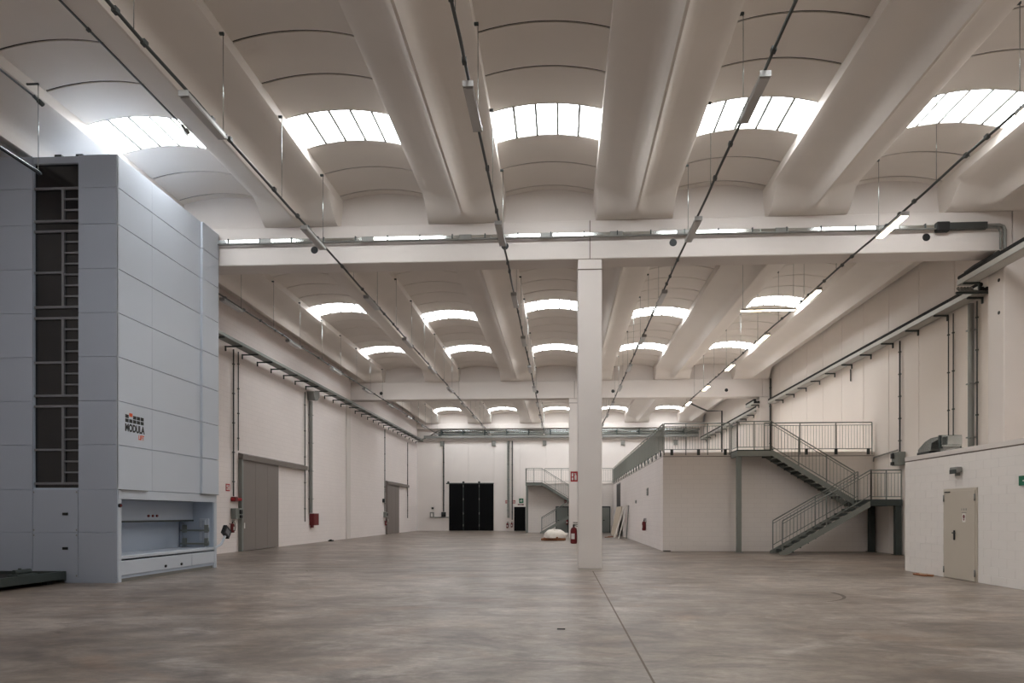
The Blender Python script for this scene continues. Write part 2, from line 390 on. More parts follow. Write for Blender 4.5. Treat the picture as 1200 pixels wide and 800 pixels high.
# cross beams + gable infill above them
def cross_beam(y0, lab, joints, holes, right_end=12.28):
    o = struct('cross_beam', MB().box(LX, right_end, y0, y0+.67, 8.73, SEAT, .02), CONC, lab, 'beam')
    obj('gable_infill', MB().box(LX, RX, y0+.24, y0+.44, SEAT-.005, 11.03), CONC, o)
    for jx in joints: obj('beam_joint', MB().box(jx-.012, jx+.012, y0-.004, y0+.1, 8.74, SEAT-.01), GRIME, o)
    for hx in holes:
        m = MB(); m.tube([(hx, y0-.006, 9.14), (hx, y0+.05, 9.14)], .105, 20); obj('sleeve_hole', m, BLACK, o)
    return o
cross_beam(18.0, 'near white concrete cross beam resting on the nearest column', [.80], [-7.1, -1.6, 3.12, 10.0])
cross_beam(39.6, 'far white concrete cross beam between middle and rear bays', [.80], [-11.34, -1.53, 3.18, 10.1])
cross_beam(-3.6, 'white concrete cross beam behind the camera', [], [])
obj_ = MB().box(LX, RX, BY-.35, BY-.02, 9.35, SEAT-.01, .01)
struct('trim_1', obj_, CONC, 'white concrete bearer under the roof beams on the rear wall', 'beam')

def column(name, x0, x1, y0, y1, z1, lab, cap=True):
    c = struct(name, MB().box(x0, x1, y0, y1, 0, z1, .02), CONC, lab, 'column')
    if cap: obj('column_head', MB().box(x0-.006, x1+.006, y0-.006, y1+.006, z1-.30, z1-.27), GRIME, c)
    return c
column('column', .46, 1.14, 18.0, 18.66, 8.72, 'nearest square white concrete column with an extinguisher on its side')
column('column', .47, 1.15, 39.6, 40.26, 8.72, 'farther square white concrete column partly hidden behind the nearest one')
c3 = column('column', 12.06, RX-.002, 18.0, 18.66, 8.72, 'white concrete wall column above the utility room at the right edge', False)
obj('column_top', MB().box(12.30, RX-.002, 18.0, 18.67, 8.73, SEAT), CONC, c3)
for q in range(2):
    obj('anchor_hole', MB().tube([(12.055, 18.2, 7.1+.9*q), (12.08, 18.2, 7.1+.9*q)], .05, 12), BLACK, c3)
c4 = column('column', 12.1, RX-.002, 39.6, 40.26, 8.72, 'white concrete wall column at the far right behind the stair railing', False)
obj('column_top', MB().box(12.30, RX-.002, 39.6, 40.27, 8.73, SEAT), CONC, c4)

# ------------------------------------------------------------------ mezzanine offices (front box right of centre, rear box behind)
MX, MY, MZ = 4.25, 26.88, 4.02
mz = struct('wall_mezzanine', MB().box(MX, RX-.002, MY, 52.8, 0, 3.94), BRICKX, 'white block office box under the mezzanine right of the columns', 'wall')
obj('side_wall', MB().box(MX-.012, MX, MY, 52.8, 0, 3.94), BRICKY, mz)
obj('deck_slab', MB().box(MX-.02, RX-.002, MY-.02, 52.8, 3.955, 4.12, .01), CONC, mz)
obj('deck_joint', MB().box(MX-.006, RX-.002, MY-.006, 52.8, 3.935, 3.958), GRIME, mz)
rz = struct('wall_rear_office', MB().box(-2.95, MX+.1, 52.82, BY-.002, 0, 3.94), BRICKX, 'white low office box along the rear wall behind the far staircase', 'wall')
obj('deck_slab', MB().box(-2.97, MX+.1, 52.8, BY-.002, 3.955, 4.12, .01), CONC, rz)
# slit window, small devices on the left face of the mezzanine box
wn = struct('window_40', MB().box(MX-.02, MX-.005, 46.1, 49.0, 2.1, 3.75), BLACK, 'narrow dark window high on the office side wall near its far end', 'window')
wn.name = 'window_%d' % (wi+1)
obj('window_frame', MB().box(MX-.035, MX-.012, 46.0, 46.1, 2.05, 3.8).box(MX-.035, MX-.012, 49.0, 49.1, 2.05, 3.8).box(MX-.035, MX-.012, 46.0, 49.1, 3.75, 3.82).box(MX-.035, MX-.012, 46.0, 49.1, 2.02, 2.1), GALVD, wn)

# ------------------------------------------------------------------ utility room on the right, built of blocks
UX = 9.4
ut = struct('wall_utility', MB().box(UX+.004, RX-.002, 5.0, 17.94, 0, 2.96), MORTAR, 'white painted block wall of the utility room with a beige fire door', 'wall')
obj('roof_slab', MB().box(UX-.0, RX-.002, 5.0, 17.95, 2.985, 3.10, .006), CONC, ut)
obj('slab_joint', MB().box(UX+.004, RX-.002, 5.0, 17.944, 2.955, 2.99), GRIME, ut)
bw, bh, bj = .5, .197, .005
full = MB().box(-.012, .03, bj/2, bw-bj/2, bj/2, bh-bj/2, .003).mesh('block'); full.materials.append(BLOCKM)
half = MB().box(-.012, .03, bj/2, bw/2-bj/2, bj/2, bh-bj/2, .003).mesh('block_half'); half.materials.append(BLOCKM)
D0, D1, DT = 14.88, 16.14, 2.15
cuts = {}
def block(ya, yb, r):
    z = r*bh
    L = yb-ya
    if L < .06: return
    if abs(L-.5) < .01: me = full
    elif abs(L-.25) < .01: me = half
    else:
        key = round(L, 2)
        if key not in cuts:
            cuts[key] = MB().box(-.012, .03, bj/2, L-bj/2, bj/2, bh-bj/2, .003).mesh('block_cut'); cuts[key].materials.append(BLOCKM)
        me = cuts[key]
    inst('block', me, (UX+.0125+random.uniform(-.0012, .0012), ya, z), ut)
for r in range(15):
    y = 17.94; first = True
    while y > 11.0:
        L = .25 if (first and r % 2) else .5; first = False
        a, b = y-L, y; y -= L
        if r*bh < DT-.02 and b > D0 and a < D1:
            if b > D1+.06: block(D1, b, r)
            if a < D0-.06: block(a, D0, r)
            continue
        block(a, b, r)
# beige fire door
dr = bpy.data.objects.new('door_3', None); C.objects.link(dr); dr.location = (UX, (D0+D1)/2, 0)
tag(dr, 'beige steel fire door with black lever handle in the utility room wall', 'door', None, 'structure')
obj('leaf', MB().box(UX-.035, UX+.01, D0+.05, D1-.05, .012, DT-.05, .006), DOORB, dr)
fr = MB().box(UX-.022, UX+.01, D0, D0+.06, 0, DT).box(UX-.022, UX+.01, D1-.06, D1, 0, DT).box(UX-.022, UX+.01, D0+.06, D1-.06, DT-.06, DT)
obj('frame', fr, DOORB, dr)
for yy in (D0+.045, D1-.045):
    for zz in (.12, 1.85): obj('hinge', MB().tube([(UX-.045, yy, zz), (UX-.045, yy, zz+.16)], .016, 8), GALVD, dr)
hn = obj('handle', MB().box(UX-.05, UX-.035, 15.65, 15.71, .93, 1.16, .004), BLACK, dr)
obj('lever', MB().tube([(UX-.05, 15.68, 1.10), (UX-.09, 15.68, 1.10), (UX-.09, 15.57, 1.10)], .013, 8), BLACK, hn)
# stickers on the door: three small pictograms, a line, one red round sign
for k, yy in enumerate((15.40, 15.32, 15.24)):
    obj('pictogram', MB().prism([(yy+.022*cos(a), 1.655+.035*sin(a)) for a in [2*pi*q/(3+k) + pi/2 for q in range(3+k)]], 'x', UX-.037, UX-.0355), GALVD, dr)
obj('sticker', MB().box(UX-.0375, UX-.035, 15.23, 15.41, 1.575, 1.59), GALVD, dr)
stk = obj('sticker', MB().box(UX-.0375, UX-.035, 15.265, 15.375, 1.36, 1.56), SIGNW, dr)
obj('symbol', MB().prism([(15.32+.036*cos(a), 1.49+.045*sin(a)) for a in [2*pi*q/12 for q in range(12)]], 'x', UX-.0395, UX-.0375), RED, stk)
obj('symbol', MB().prism([(15.29, 1.44), (15.35, 1.44), (15.32, 1.385)], 'x', UX-.0395, UX-.0375), RED, stk)
obj('closer_plate', MB().box(UX-.05, UX-.035, 15.85, 16.06, DT-.085, DT-.06), BLACK, dr)

# ------------------------------------------------------------------ automated vertical storage lift (left)
FX, FY, EY, HZ = -9.95, 13.8, 17.93, 9.62
BX = -13.22
lift = thing('storage_lift', (-11.6, 15.9, 0), 'tall grey automated vertical storage lift with dark viewing strip and open loading bay', 'storage machine')
ZS = [0.10, 1.13, 2.10, 3.10, 4.09, 5.08, 6.07, 7.06, 8.06, 8.88, 9.62]
# inner body (set back 3 cm from the panels), with the bay opening and the viewing slot left open
GW = (-11.92, -10.86)                                      # viewing slot on the front face
ib = MB()
ib.box(BX, GW[0]-.0, FY+.03, EY-.02, .08, HZ-.02)           # behind left panels
ib.box(GW[0], GW[1], FY+.45, EY-.02, 2.1, HZ-.02)
ib.box(GW[1], FX-.03, FY+.03, EY-.02, 2.1, HZ-.02)
ib.box(GW[0], GW[1], FY+.03, FY+.45, 2.1, 2.14)
ib.box(GW[0], FX-1.05, FY+.03, EY-.02, .08, 2.1)
ib.box(FX-1.05, FX-.03, FY+.03, FY+.14, .08, 2.1).box(FX-1.05, FX-.03, EY-.14, EY-.02, .08, 2.1)
ib.box(FX-1.05, FX-.03, FY+.14, EY-.14, .08, .52).box(FX-1.05, FX-.03, FY+.14, EY-.14, 1.90, 2.1)
obj('body', ib, LIFTI, lift)
obj('base_plinth', MB().box(BX, FX-.06, FY+.06, EY-.06, 0, .09), GALVD, lift)
g = .007
# front panels: left of the slot, right of the slot, below the slot
for a, b in zip(ZS[:-1], ZS[1:]):
    obj('front_panel', MB().box(GW[1]+g, FX, FY, FY+.035, a+g/2, b-g/2, .004), LIFT, lift)
    obj('front_panel', MB().box(BX, GW[0]-g, FY, FY+.035, a+g/2, b-g/2, .004), LIFT, lift)
for a, b, zz in ((.10, 1.13, .775), (1.13, 2.10, 1.55)):
    p = obj('access_panel', MB().box(GW[0]+g/2, GW[1]-g/2, FY-.003, FY+.035, a+g/2, b-g/2, .004), LIFT, lift)
    obj('latch', MB().box(-11.215, -11.085, FY-.022, FY-.003, zz-.03, zz+.03, .006), BLACK, p)
    for cxx in (GW[0]+.03, GW[1]-.03):
        for czz in (a+.06, b-.06): obj('screw', MB().box(cxx-.012, cxx+.012, FY-.008, FY-.003, czz-.02, czz+.02), GALVD, p)
obj('front_plinth', MB().box(GW[0]+.75, FX-.02, FY-.006, FY+.02, .0, .105), LIFT, lift)
# viewing strip: dark recess, tinted panes, mullions and rungs
obj('slot_back', MB().box(GW[0], GW[1], FY+.40, FY+.45, 2.14, HZ-.02), BLACK, lift)
strip = obj('viewing_strip', MB().box(GW[0]+.005, GW[1]-.005, FY+.075, FY+.09, 2.13, HZ-.03), GLASSD, lift)
zfull = [2.24, 3.98, 4.22, 5.97, 6.22, 7.93, 8.16, 8.90]
for z in zfull: obj('mullion', MB().box(GW[0], GW[1], FY+.03, FY+.075, z-.025, z+.025), MULL, strip)
for a, b in ((2.24, 3.98), (4.22, 5.97), (6.22, 7.93), (8.16, 8.90)):
    obj('mullion', MB().box(-11.27, -11.21, FY+.03, FY+.075, a+.025, b-.025), MULL, strip)
for z in (3.0, 4.97, 7.0):
    obj('mullion', MB().box(GW[0], -11.27, FY+.03, FY+.075, z-.022, z+.022), MULL, strip)
for a, b in ((2.24, 3.98), (4.22, 5.97), (6.22, 7.93), (8.16, 8.90)):
    n = round((b-a)/.248)
    for k in range(1, n): obj('rung', MB().box(-11.21, GW[1], FY+.035, FY+.07, a+(b-a)*k/n-.018, a+(b-a)*k/n+.018), MULL, strip)
obj('top_rail', MB().box(GW[0], GW[1], FY+.01, FY+.07, HZ-.17, HZ-.02), LIFT, strip)
for xx in (-11.45, -10.95): obj('lifting_lug', MB().box(xx, xx+.16, FY+.05, FY+.2, HZ-.02, HZ+.05), STEELD, lift)
obj('corner_strip', MB().box(FX-.014, FX, FY-.004, FY+.05, 2.1, HZ), LIFTL, lift)
# side panels facing the hall
YS = [FY+.05, 15.02, 17.1]
for a, b in zip(ZS[2:-1], ZS[3:]):
    for ya, yb in zip(YS[:-1], YS[1:]):
        obj('side_panel', MB().box(FX-.035, FX, ya+.0012, yb-.0012, a+g/2+.004, b-g/2-.004, .004), LIFTL, lift)
    obj('side_panel', MB().box(FX-.035, FX+.06, 17.1+g/2, EY, a+g/2+.004, b-g/2-.004, .004), LIFTL, lift)
# loading bay surround
obj('fascia', MB().box(FX-.06, FX-.002, FY+.05, EY, 1.885, 2.095, .005), LIFTL, lift)
obj('ledge', MB().box(FX-.03, FX+.05, FY+.06, FY+1.0, 2.092, 2.104), GALVD, lift)
obj('ledge', MB().box(FX-.03, FX+.07, 17.1, EY, 2.092, 2.104), GALVD, lift)
post = obj('bay_post', MB().box(FX-.14, FX, FY+.037, FY+.15, 0, 1.88, .006), LIFTL, lift)
obj('emergency_button', MB().tube([(FX-.005, FY+.075, 1.74), (FX+.03, FY+.075, 1.74)], .045, 16), BLACK, post)
obj('button_cap', MB().tube([(FX+.03, FY+.075, 1.74), (FX+.05, FY+.075, 1.74)], .026, 14), RED, post)
obj('bay_post', MB().box(FX-.14, FX, EY-.12, EY, 0, 1.88, .006), LIFTL, lift)
obj('bay_counter', MB().box(FX-1.05, FX-.012, FY+.14, EY-.12, .52, .60, .01), LIFTL, lift)
obj('counter_gap', MB().box(FX-.1, FX-.03, FY+.14, EY-.12, .485, .52), BLACK, lift)
for ya, yb, kn in ((FY+.145, 16.70, (15.55, 16.22)), (16.71, EY-.125, ())):
    pn = obj('lower_panel', MB().box(FX-.035, FX-.004, ya, yb, .155, .48, .005), LIFTL, lift)
    for k in kn: obj('knob', MB().tube([(FX-.006, k, .24), (FX+.02, k, .24)], .034, 14), BLACK, pn)
obj('kick_plate', MB().box(FX-.12, FX-.09, FY+.14, EY-.12, 0, .155), GALVD, lift)
obj('bay_back', MB().box(FX-1.05, FX-1.0, FY+.14, EY-.14, .60, 1.885), LIFTI, lift)
obj('upper_shelf', MB().box(FX-1.0, FX-.62, FY+.14, EY-.14, 1.36, 1.885), LIFTI, lift)
obj('shelf_lip', MB().box(FX-.63, FX-.60, FY+.14, EY-.14, 1.34, 1.385), STEELD, lift)
for k in range(3):
    obj('indicator', MB().tube([(FX-.62, 15.80+.17*k, 1.50), (FX-.59, 15.80+.17*k, 1.50)], .032, 12), RED, lift)
for z in (.66, 1.04):
    gb = obj('tray_guide', MB().bar((FX-.95, EY-.20, z+.04), (FX-.12, EY-.20, z+.04), .05, .05), STEELG, lift)
    for xx in (FX-.85, FX-.2): obj('bracket', MB().box(xx-.05, xx+.05, EY-.22, EY-.14, z-.02, z+.2, .005), STEELG, gb)
for xx in (FX-.93, FX-.28): obj('upright', MB().box(xx-.04, xx+.04, EY-.2, EY-.14, .6, 1.36), LIFT, lift)
for z in (.78, 1.16): obj('plate', MB().box(FX-.42, FX-.14, EY-.165, EY-.14, z, z+.26, .006), LIFTL, lift)
# swivelling control console at the rear corner
con = obj('console_arm', MB().tube([(FX-.02, EY-.04, .58), (FX+.06, EY+.12, .66), (FX+.10, EY+.30, .92)], .035, 8), LIFTL, lift)
b = MB(); b.add([Vector((FX+.10, EY+.34, 1.02))+Matrix.Rotation(radians(-35), 3, 'X')@Vector((sx*.05, sy*.17, sz*.13)) for sx in (-1, 1) for sy in (-1, 1) for sz in (-1, 1)],
                [(0,1,3,2),(4,6,7,5),(0,4,5,1),(2,3,7,6),(0,2,6,4),(1,5,7,3)])
obj('console_screen', b, BLACK, con)
obj('console_display', MB().add([Vector((FX+.152, EY+.34, 1.02))+Matrix.Rotation(radians(-35), 3, 'X')@Vector((sx*.002, sy*.11, sz*.075)) for sx in (-1, 1) for sy in (-1, 1) for sz in (-1, 1)],
                [(0,1,3,2),(4,6,7,5),(0,4,5,1),(2,3,7,6),(0,2,6,4),(1,5,7,3)]), MULL, con)
# printed emblem: two rows of five squares, one orange raised, lettering below
L0, LW = 14.06, .66
em = obj('emblem', MB().box(FX-.001, FX+.001, L0, L0+.001, 3.6, 3.601), BLACK, lift)
for c in range(5):
    for r in range(2):
        z = 3.655+r*.095+(.045 if (c == 1 and r == 1) else 0); ya = L0+c*LW/5
        obj('emblem_square', MB().box(FX, FX+.003, ya+.01, ya+LW/5-.012, z, z+.08), ORANGE if (c == 1 and r == 1) else BLACK, em)
text('lettering', 'MODULA', .235, BLACK, (FX+.001, L0, 3.455), (0, 1, 0), (0, 0, 1), em, .002, 'LEFT', .68, .010)
text('lettering', 'LIFT', .15, ORANGE, (FX+.001, L0+LW, 3.30), (0, 1, 0), (0, 0, 1), em, .002, 'RIGHT', .72, .005)

# low steel loading platform in front of the lift
pf = thing('loading_platform', (-12.2, 12.4, 0), 'low dark steel platform frame on the floor in front of the lift', 'platform')
obj('side_beam', MB().box(-11.16, -11.1, 9.6, 13.72, .09, .27, .006), STEELD, pf)
obj('side_beam', MB().box(-13.2, -13.14, 9.6, 13.72, .09, .27, .006), STEELD, pf)
obj('end_plate', MB().box(-13.2, -11.1, 13.70, 13.76, .06, .27, .004), STEELD, pf)
obj('end_plate', MB().box(-13.2, -11.1, 9.54, 9.6, .06, .27, .004), STEELD, pf)
obj('deck', MB().box(-13.14, -11.16, 9.6, 13.7, .16, .20), RUBBER, pf)
for yy in (9.9, 11.8, 13.4):
    for xx in (-11.25, -13.1): obj('foot', MB().box(xx-.06, xx+.06, yy-.08, yy+.08, 0, .165), RUBBER, pf)
obj('coupling', MB().tube([(-11.25, 12.55, .34), (-11.25, 12.95, .34)], .055, 12).tube([(-11.25, 12.7, .2), (-11.25, 12.7, .42)], .03, 8).tube([(-11.25, 12.9, .2), (-11.25, 12.9, .33)], .03, 8).box(-11.35, -11.12, 12.5, 13.0, .2, .3, .01), STEELD, pf)

# ------------------------------------------------------------------ strip-light tracks and lamps
ROWX = [k+1.20 for k in KEEL[:5]]
rowname = ['left wall track', 'track beside the storage lift', 'track left of nearest column', 'track right of nearest column', 'lit right-hand track']
ZT = 8.64
LY = [5.34, 10.30, 15.26, 20.22, 25.18, 30.14, 35.10, 40.06, 45.02, 50.0, 55.0]
for r, rx in enumerate(ROWX):
    tr = thing('light_track', (rx, 27, ZT), 'dark suspended %s with its hanging wires' % rowname[r], 'light track')
    pts = []; yy = 2.0 if r else 19.7
    yend = 57.6 if r < 4 else 43.2
    while yy < yend: pts.append((rx+random.uniform(-.012, .012), yy, ZT+random.uniform(-.012, .012))); yy += 1.24
    pts.append((rx, yend, ZT))
    obj('rail', MB().tube(pts, .027, 8), DARK, tr)
    cm = MB()
    yy = 3.1 if r else 20.4
    while yy < yend-.5:
        cm.box(rx-.036, rx+.036, yy-.045, yy+.045, ZT-.03, ZT+.045); yy += random.choice((1.24, .62, 1.86))
    obj('cable_clips', cm, DARK, tr)['kind'] = 'stuff'
    yy = 4.1 if r else 21.46; n = 0
    while yy < yend-.5:
        hw = obj('hanging_wire', MB().tube([(rx, yy, ZT), (rx, yy, 10.48)], .0075, 5), GALV, tr)
        obj('anchor', MB().box(rx-.075, rx+.012, yy-.02, yy+.02, 10.45, 10.495), STEELD, hw); yy += 2.48; n += 1
def lamp(x, y, lit, label, group):
    t = thing('strip_light', (x, y, ZT-.15), label, 'strip light', group)
    prof = [(x-.085, ZT-.135), (x-.075, ZT-.062), (x-.035, ZT-.046), (x+.035, ZT-.046), (x+.075, ZT-.062), (x+.085, ZT-.135)]
    obj('housing', MB().prism(prof, 'y', y, y+1.22), LAMPB, t)
    obj('diffuser', MB().box(x-.078, x+.078, y+.03, y+1.19, ZT-.155, ZT-.135, .004), LAMPON if lit else LAMPD, t)
    for e in (y-.012, y+1.22): obj('end_cap', MB().box(x-.09, x+.09, e, e+.012, ZT-.14, ZT-.045), LAMPB, t)
    return t
for r, rx in enumerate(ROWX):
    for k, ly in enumerate(LY):
        lit = (r == 4)
        if (r == 4 and ly > 42) or (r == 0 and ly < 20): continue
        if k == 0: where = 'out of view overhead'
        else: where = '%s from the front' % ORD[k-1 if r else k-3] if k-1 < 9 else 'last before the rear wall'
        lamp(rx, ly, lit, '%s strip light on the %s, %s' % ('lit warm' if lit else 'unlit grey', rowname[r], where), 'strip lights on the suspended tracks')
te = thing('light_track', (-10.85, 7.5, ZT), 'short grey suspended track ending in front of the storage lift', 'light track')
obj('rail', MB().tube([(-10.85, 2, ZT), (-10.85, 12.75, ZT)], .04, 8), GALV, te)
for yy in (5.2, 8.9, 12.7):
    hw = obj('hanging_wire', MB().tube([(-10.85, yy, ZT), (-10.85, yy, 10.48)], .0075, 5), GALV, te); obj('anchor', MB().box(-11.1, -10.84, yy-.015, yy+.015, 10.46, 10.49), STEELD, hw)
# thin lit cross strip hung beside the right track
t = thing('strip_light', (7.0, 22.13, 8.5), 'thin pale strip light hung crosswise beside the lit right track', 'strip light', 'strip lights on the suspended tracks')
obj('housing', MB().box(6.12, 7.95, 22.09, 22.17, 8.5, 8.56, .006), LAMPB, t)
obj('diffuser', MB().box(6.14, 7.93, 22.095, 22.165, 8.485, 8.5), LAMPON, t)
for xx in (6.2, 7.9): obj('hanging_wire', MB().tube([(xx, 22.13, 8.55), (xx, 22.13, 10.75)], .0075, 5), GALV, t)
# dark drop conduit from the end of the right track to the wall
o = obj('drop_conduit', MB().tube([(8.14, 41.5, 8.66), (8.22, 41.2, 8.62), (8.9, 41.0, 8.25), (9.25, 40.9, 8.08), (10.15, 40.9, 8.08), (10.15, 40.9, 4.125)], .05, 8), DARK)
tag(o, 'dark bent conduit dropping from the right lamp track to the mezzanine deck', 'conduit')

for lab, xx, zz, ye, side in (('thin dark cable along the left lip of the roof beam beside the lift', KEEL[1]-1.155, 10.40, 14.1, -1), ('thin dark cable along the lip of the roof beam against the left wall', KEEL[0]+1.16, 10.33, 12.85, 1)):
    cb = thing('lip_cable', (xx, 7, zz), lab, 'cable')
    obj('cable', MB().tube([(xx, -2.5, zz), (xx, ye, zz)], .022, 6), DARK, cb)
    for k in range(5): obj('clip', MB().box(xx-.03, xx+.03, 5+k*1.55, 5.06+k*1.55, zz-.03, zz+.03), DARK, cb)
    obj('sensor', MB().tube([(xx, ye, zz), (xx, ye+.12, zz-.02)], .035, 10).tube([(xx, ye+.12, zz-.02), (xx+.02, ye+.22, zz-.05)], .05, 10), GALVD if side < 0 else STEELD, cb)
# ------------------------------------------------------------------ conduits and cable trays
cd = thing('beam_conduit', (0, 17.94, 9.4), 'shiny galvanised conduit run along the face of the near cross beam', 'conduit')
def run(y, z, r, x0, x1): return MB().tube([(x0, y, z), (x1, y, z)], r, 10)
xx = LX+.1; k = 0
while xx < 10.2:
    x1 = min(xx+1.87, 10.2); obj('trunking', MB().box(xx+.004, x1-.004, 17.915, 17.985, 9.345, 9.445, .008), GALVM, cd); xx = x1
obj('pipe', MB().tube([(11.5, 17.93, 9.40), (11.90, 17.93, 9.40), (12.0, 17.93, 9.36), (12.04, 17.93, 9.26), (12.04, 17.93, 8.74)], .045, 10), GALVD, cd)
obj('pipe', MB().tube([(-12.0, 17.90, 9.31), (11.76, 17.90, 9.325), (11.86, 17.90, 9.29), (11.90, 17.90, 9.20), (11.90, 17.90, 8.74)], .026, 8), GALVD, cd)
for xx in (-8.7, -5.7, -2.9, -.6, 1.35, 3.2, 5.9, 8.6): obj('coupling', MB().box(xx, xx+.36, 17.905, 17.99, 9.33, 9.46, .012), GALVD, cd)
xx = -9.6
while xx < 11.5:
    obj('clamp', MB().box(xx-.015, xx+.015, 17.90, 18.0, 9.335, 9.475), STEELD, cd); xx += .93
obj('junction_box', MB().box(10.2, 10.55, 17.83, 17.99, 9.24, 9.5, .02), BLACK, cd)
obj('cover_box', MB().box(10.55, 11.55, 17.86, 17.99, 9.3, 9.48, .01), DARK, cd)

def tray(name, label, xs, y0, y1, z, wall, step, brdir, TM=None, sh=.16):
    TM = TM or TRAYM
    t = thing(name, (sum(xs)/2, (y0+y1)/2, z), label, 'cable tray')
    x0, x1 = xs
    obj('tray_floor', MB().box(x0, x1, y0, y1, z, z+.012), TM, t)
    for xx in (x0, x1-.012): obj('tray_side', MB().box(xx, xx+.012, y0, y1, z, z+sh), TM, t)
    for k, (dx, r) in enumerate(((.10, .07), (.24, .06), (.33, .05)) if sh < .14 else ((.14, .07), (.24, .045), (.30, .07))):
        p = []; yy = y0
        while yy < y1: p.append((x0+dx*(x1-x0)/.4+random.uniform(-.012, .012), yy, z+.012+r+0)); yy += 2.3
        p.append((x0+dx*(x1-x0)/.4, y1, z+.012+r+0)); obj('cable', MB().tube(p, r, 6), RUBBER, t)
    if sh > .14: obj('cable_bundle', MB().box(x0-.004, x0+.17, y0, y1, z+sh, z+sh+.12, .03), RUBBER, t)
    yy = y0+.5
    while yy < y1:
        bk = MB().bar((min(x0, wall), yy, z-.03) if wall < x0 else (x0, yy, z-.03), (x1, yy, z-.03) if wall < x0 else (wall, yy, z-.03), .06, .05)
        xw = wall+brdir*.025; bk.box(min(xw-.02, xw+.02), max(xw-.02, xw+.02), yy-.03, yy+.03, z-.20, z-.0)
        obj('bracket', bk, STEELD, t); yy += step
    return t
tray('cable_tray', 'galvanised cable tray on brackets high along the left wall', (-13.0, -12.60), 18.8, 57.6, 8.2, LX, 1.32, 1, STEELG, .12)  # grey-green instead of zinc: the shade on its underside is put into the colour
tray('cable_tray', 'galvanised cable tray high on the right wall between the two wall columns', (12.38, 12.78), 19.6, 38.9, 8.17, RX, 1.75, -1)
tray('cable_tray', 'galvanised cable tray at the far end of the right wall', (12.38, 12.78), 41.0, 57.6, 8.17, RX, 1.75, -1)
tray('cable_tray', 'short cable tray stepping out around the right-hand wall column', (11.60, 12.0), 12.0, 19.3, 8.24, 12.06, 6.5, -1)
tray('cable_tray', 'short cable tray stepping around the far right wall column', (11.62, 12.02), 39.2, 40.9, 8.24, 12.1, 6.5, -1)
# vertical cable ducts stepping from one tray to the other beside the near wall column
o = thing('tray_riser', (12.15, 19.45, 7.9), 'corrugated grey cable riser joining trays beside the right-hand wall column', 'cable riser')
for k in range(5): obj('corrugated_tube', MB().tube([(11.66+.09*k, 19.36, 8.2), (11.8+.09*k, 19.46, 8.14), (12.30+.09*k, 19.57, 8.12)], .042, 8), GALVD, o)
obj('foot_bracket', MB().bar((11.6, 19.35, 8.05), (12.83, 19.35, 8.05), .05, .06), STEELD, o)
# sloping dark cover beneath the beam at the right wall
o = obj('cable_cover', MB().tube([(11.86, 17.9, 8.66), (11.84, 18.3, 8.62), (11.8, 18.8, 8.60), (11.78, 19.2, 8.59)], [.05, .07, .08, .05], 10), DARK); tag(o, 'dark cable cover tucked under the near beam end at the right wall', 'cable cover')
# rear wall tray bundle and ledge
rt = thing('cable_tray', (0, BY-.3, 8.6), 'grey cable tray and pipe bundle across the top of the rear wall', 'cable tray')
obj('tray_side', MB().box(-12.6, 12.3, BY-.42, BY-.40, 8.52, 8.72), GALVD, rt); obj('tray_floor', MB().box(-12.6, 12.3, BY-.42, BY-.1, 8.50, 8.52), GALVD, rt)
obj('pipe', MB().tube([(-12.9, BY-.3, 8.35), (-12.2, BY-.3, 8.6), (-11.3, BY-.3, 9.16), (12.4, BY-.3, 9.16)], .06, 8), GALV, rt)
obj('pipe', MB().tube([(-11.3, BY-.25, 9.0), (12.3, BY-.25, 9.0)], .05, 8), GALV, rt); obj('pipe', MB().tube([(-11.6, BY-.3, 8.83), (12.3, BY-.3, 8.83)], .07, 8), STEELG, rt)
xx = -11
while xx < 12: obj('clamp', MB().box(xx-.05, xx+.05, BY-.4, BY-.02, 8.5, 9.24), STEELD, rt); xx += 2.0
tl = struct('trim_2', MB().box(LX, RX, BY-.16, BY-.001, 8.24, 8.36, .01), CONC, 'pale ledge across the rear wall below the cable tray', 'trim')
for q, xx in enumerate((-10.97, -6.2, -1.55, 5.56, 10.3)):
    obj('ledge_bracket', MB().box(xx-.17, xx+.17, BY-.14, BY-.001, 7.78, 8.24, .01), GALVD, tl)

def wall_pipe(label, pts, r, m, clamps=None, name='conduit'):
    t = thing(name, pts[-1], label, 'conduit')
    obj('pipe', MB().tube(pts, r, 10), m, t)
    if clamps:
        a, b = Vector(pts[0]), Vector(pts[-1])
        n = clamps
        for k in range(n):
            p = a.lerp(b, (k+.5)/n); obj('clamp', MB().box(p.x-r-.012, p.x+r+.012, p.y-r-.012, p.y+r+.012, p.z-.02, p.z+.02), m, t)
    return t
W = LX+.06
wall_pipe('thin grey conduit left of the near sliding door, the one nearer the lift', [(W, 25.12, 8.2), (W, 25.12, 2.26)], .028, DARK, 5)
wall_pipe('thin reddish-grey conduit running down to the near sliding door frame', [(W, 25.5, 8.2), (W, 25.5, 4.15)], .022, DARK, 4)
wall_pipe('thin conduit beyond the near sliding door ending above the floor', [(W, 32.3, 7.85), (W, 32.3, 1.15)], .025, DARK, 5)
wall_pipe('thick grey drop pipe leading down to the red hose box', [(W+.05, 32.95, 7.49), (W+.05, 32.95, 1.60)], .09, GALVD, 4)
o = obj('pipe_hopper', MB().prism([(32.62, 7.95), (33.4, 8.1), (33.4, 7.75), (33.15, 7.55), (32.75, 7.5)], 'x', LX+.02, LX+.4), GALVD); tag(o, 'boxy grey hopper at the top of the thick drop pipe', 'pipe hopper')
wall_pipe('thin conduit beside the far sliding door coming down from the tray', [(W, 47.2, 7.9), (W, 47.2, 1.72)], .03, DARK, 5)
wall_pipe('thin conduit on the far end of the left wall past the far sliding door', [(W, 54.3, 7.7), (W, 54.3, 1.2)], .03, DARK, 5)
WR = RX-.07
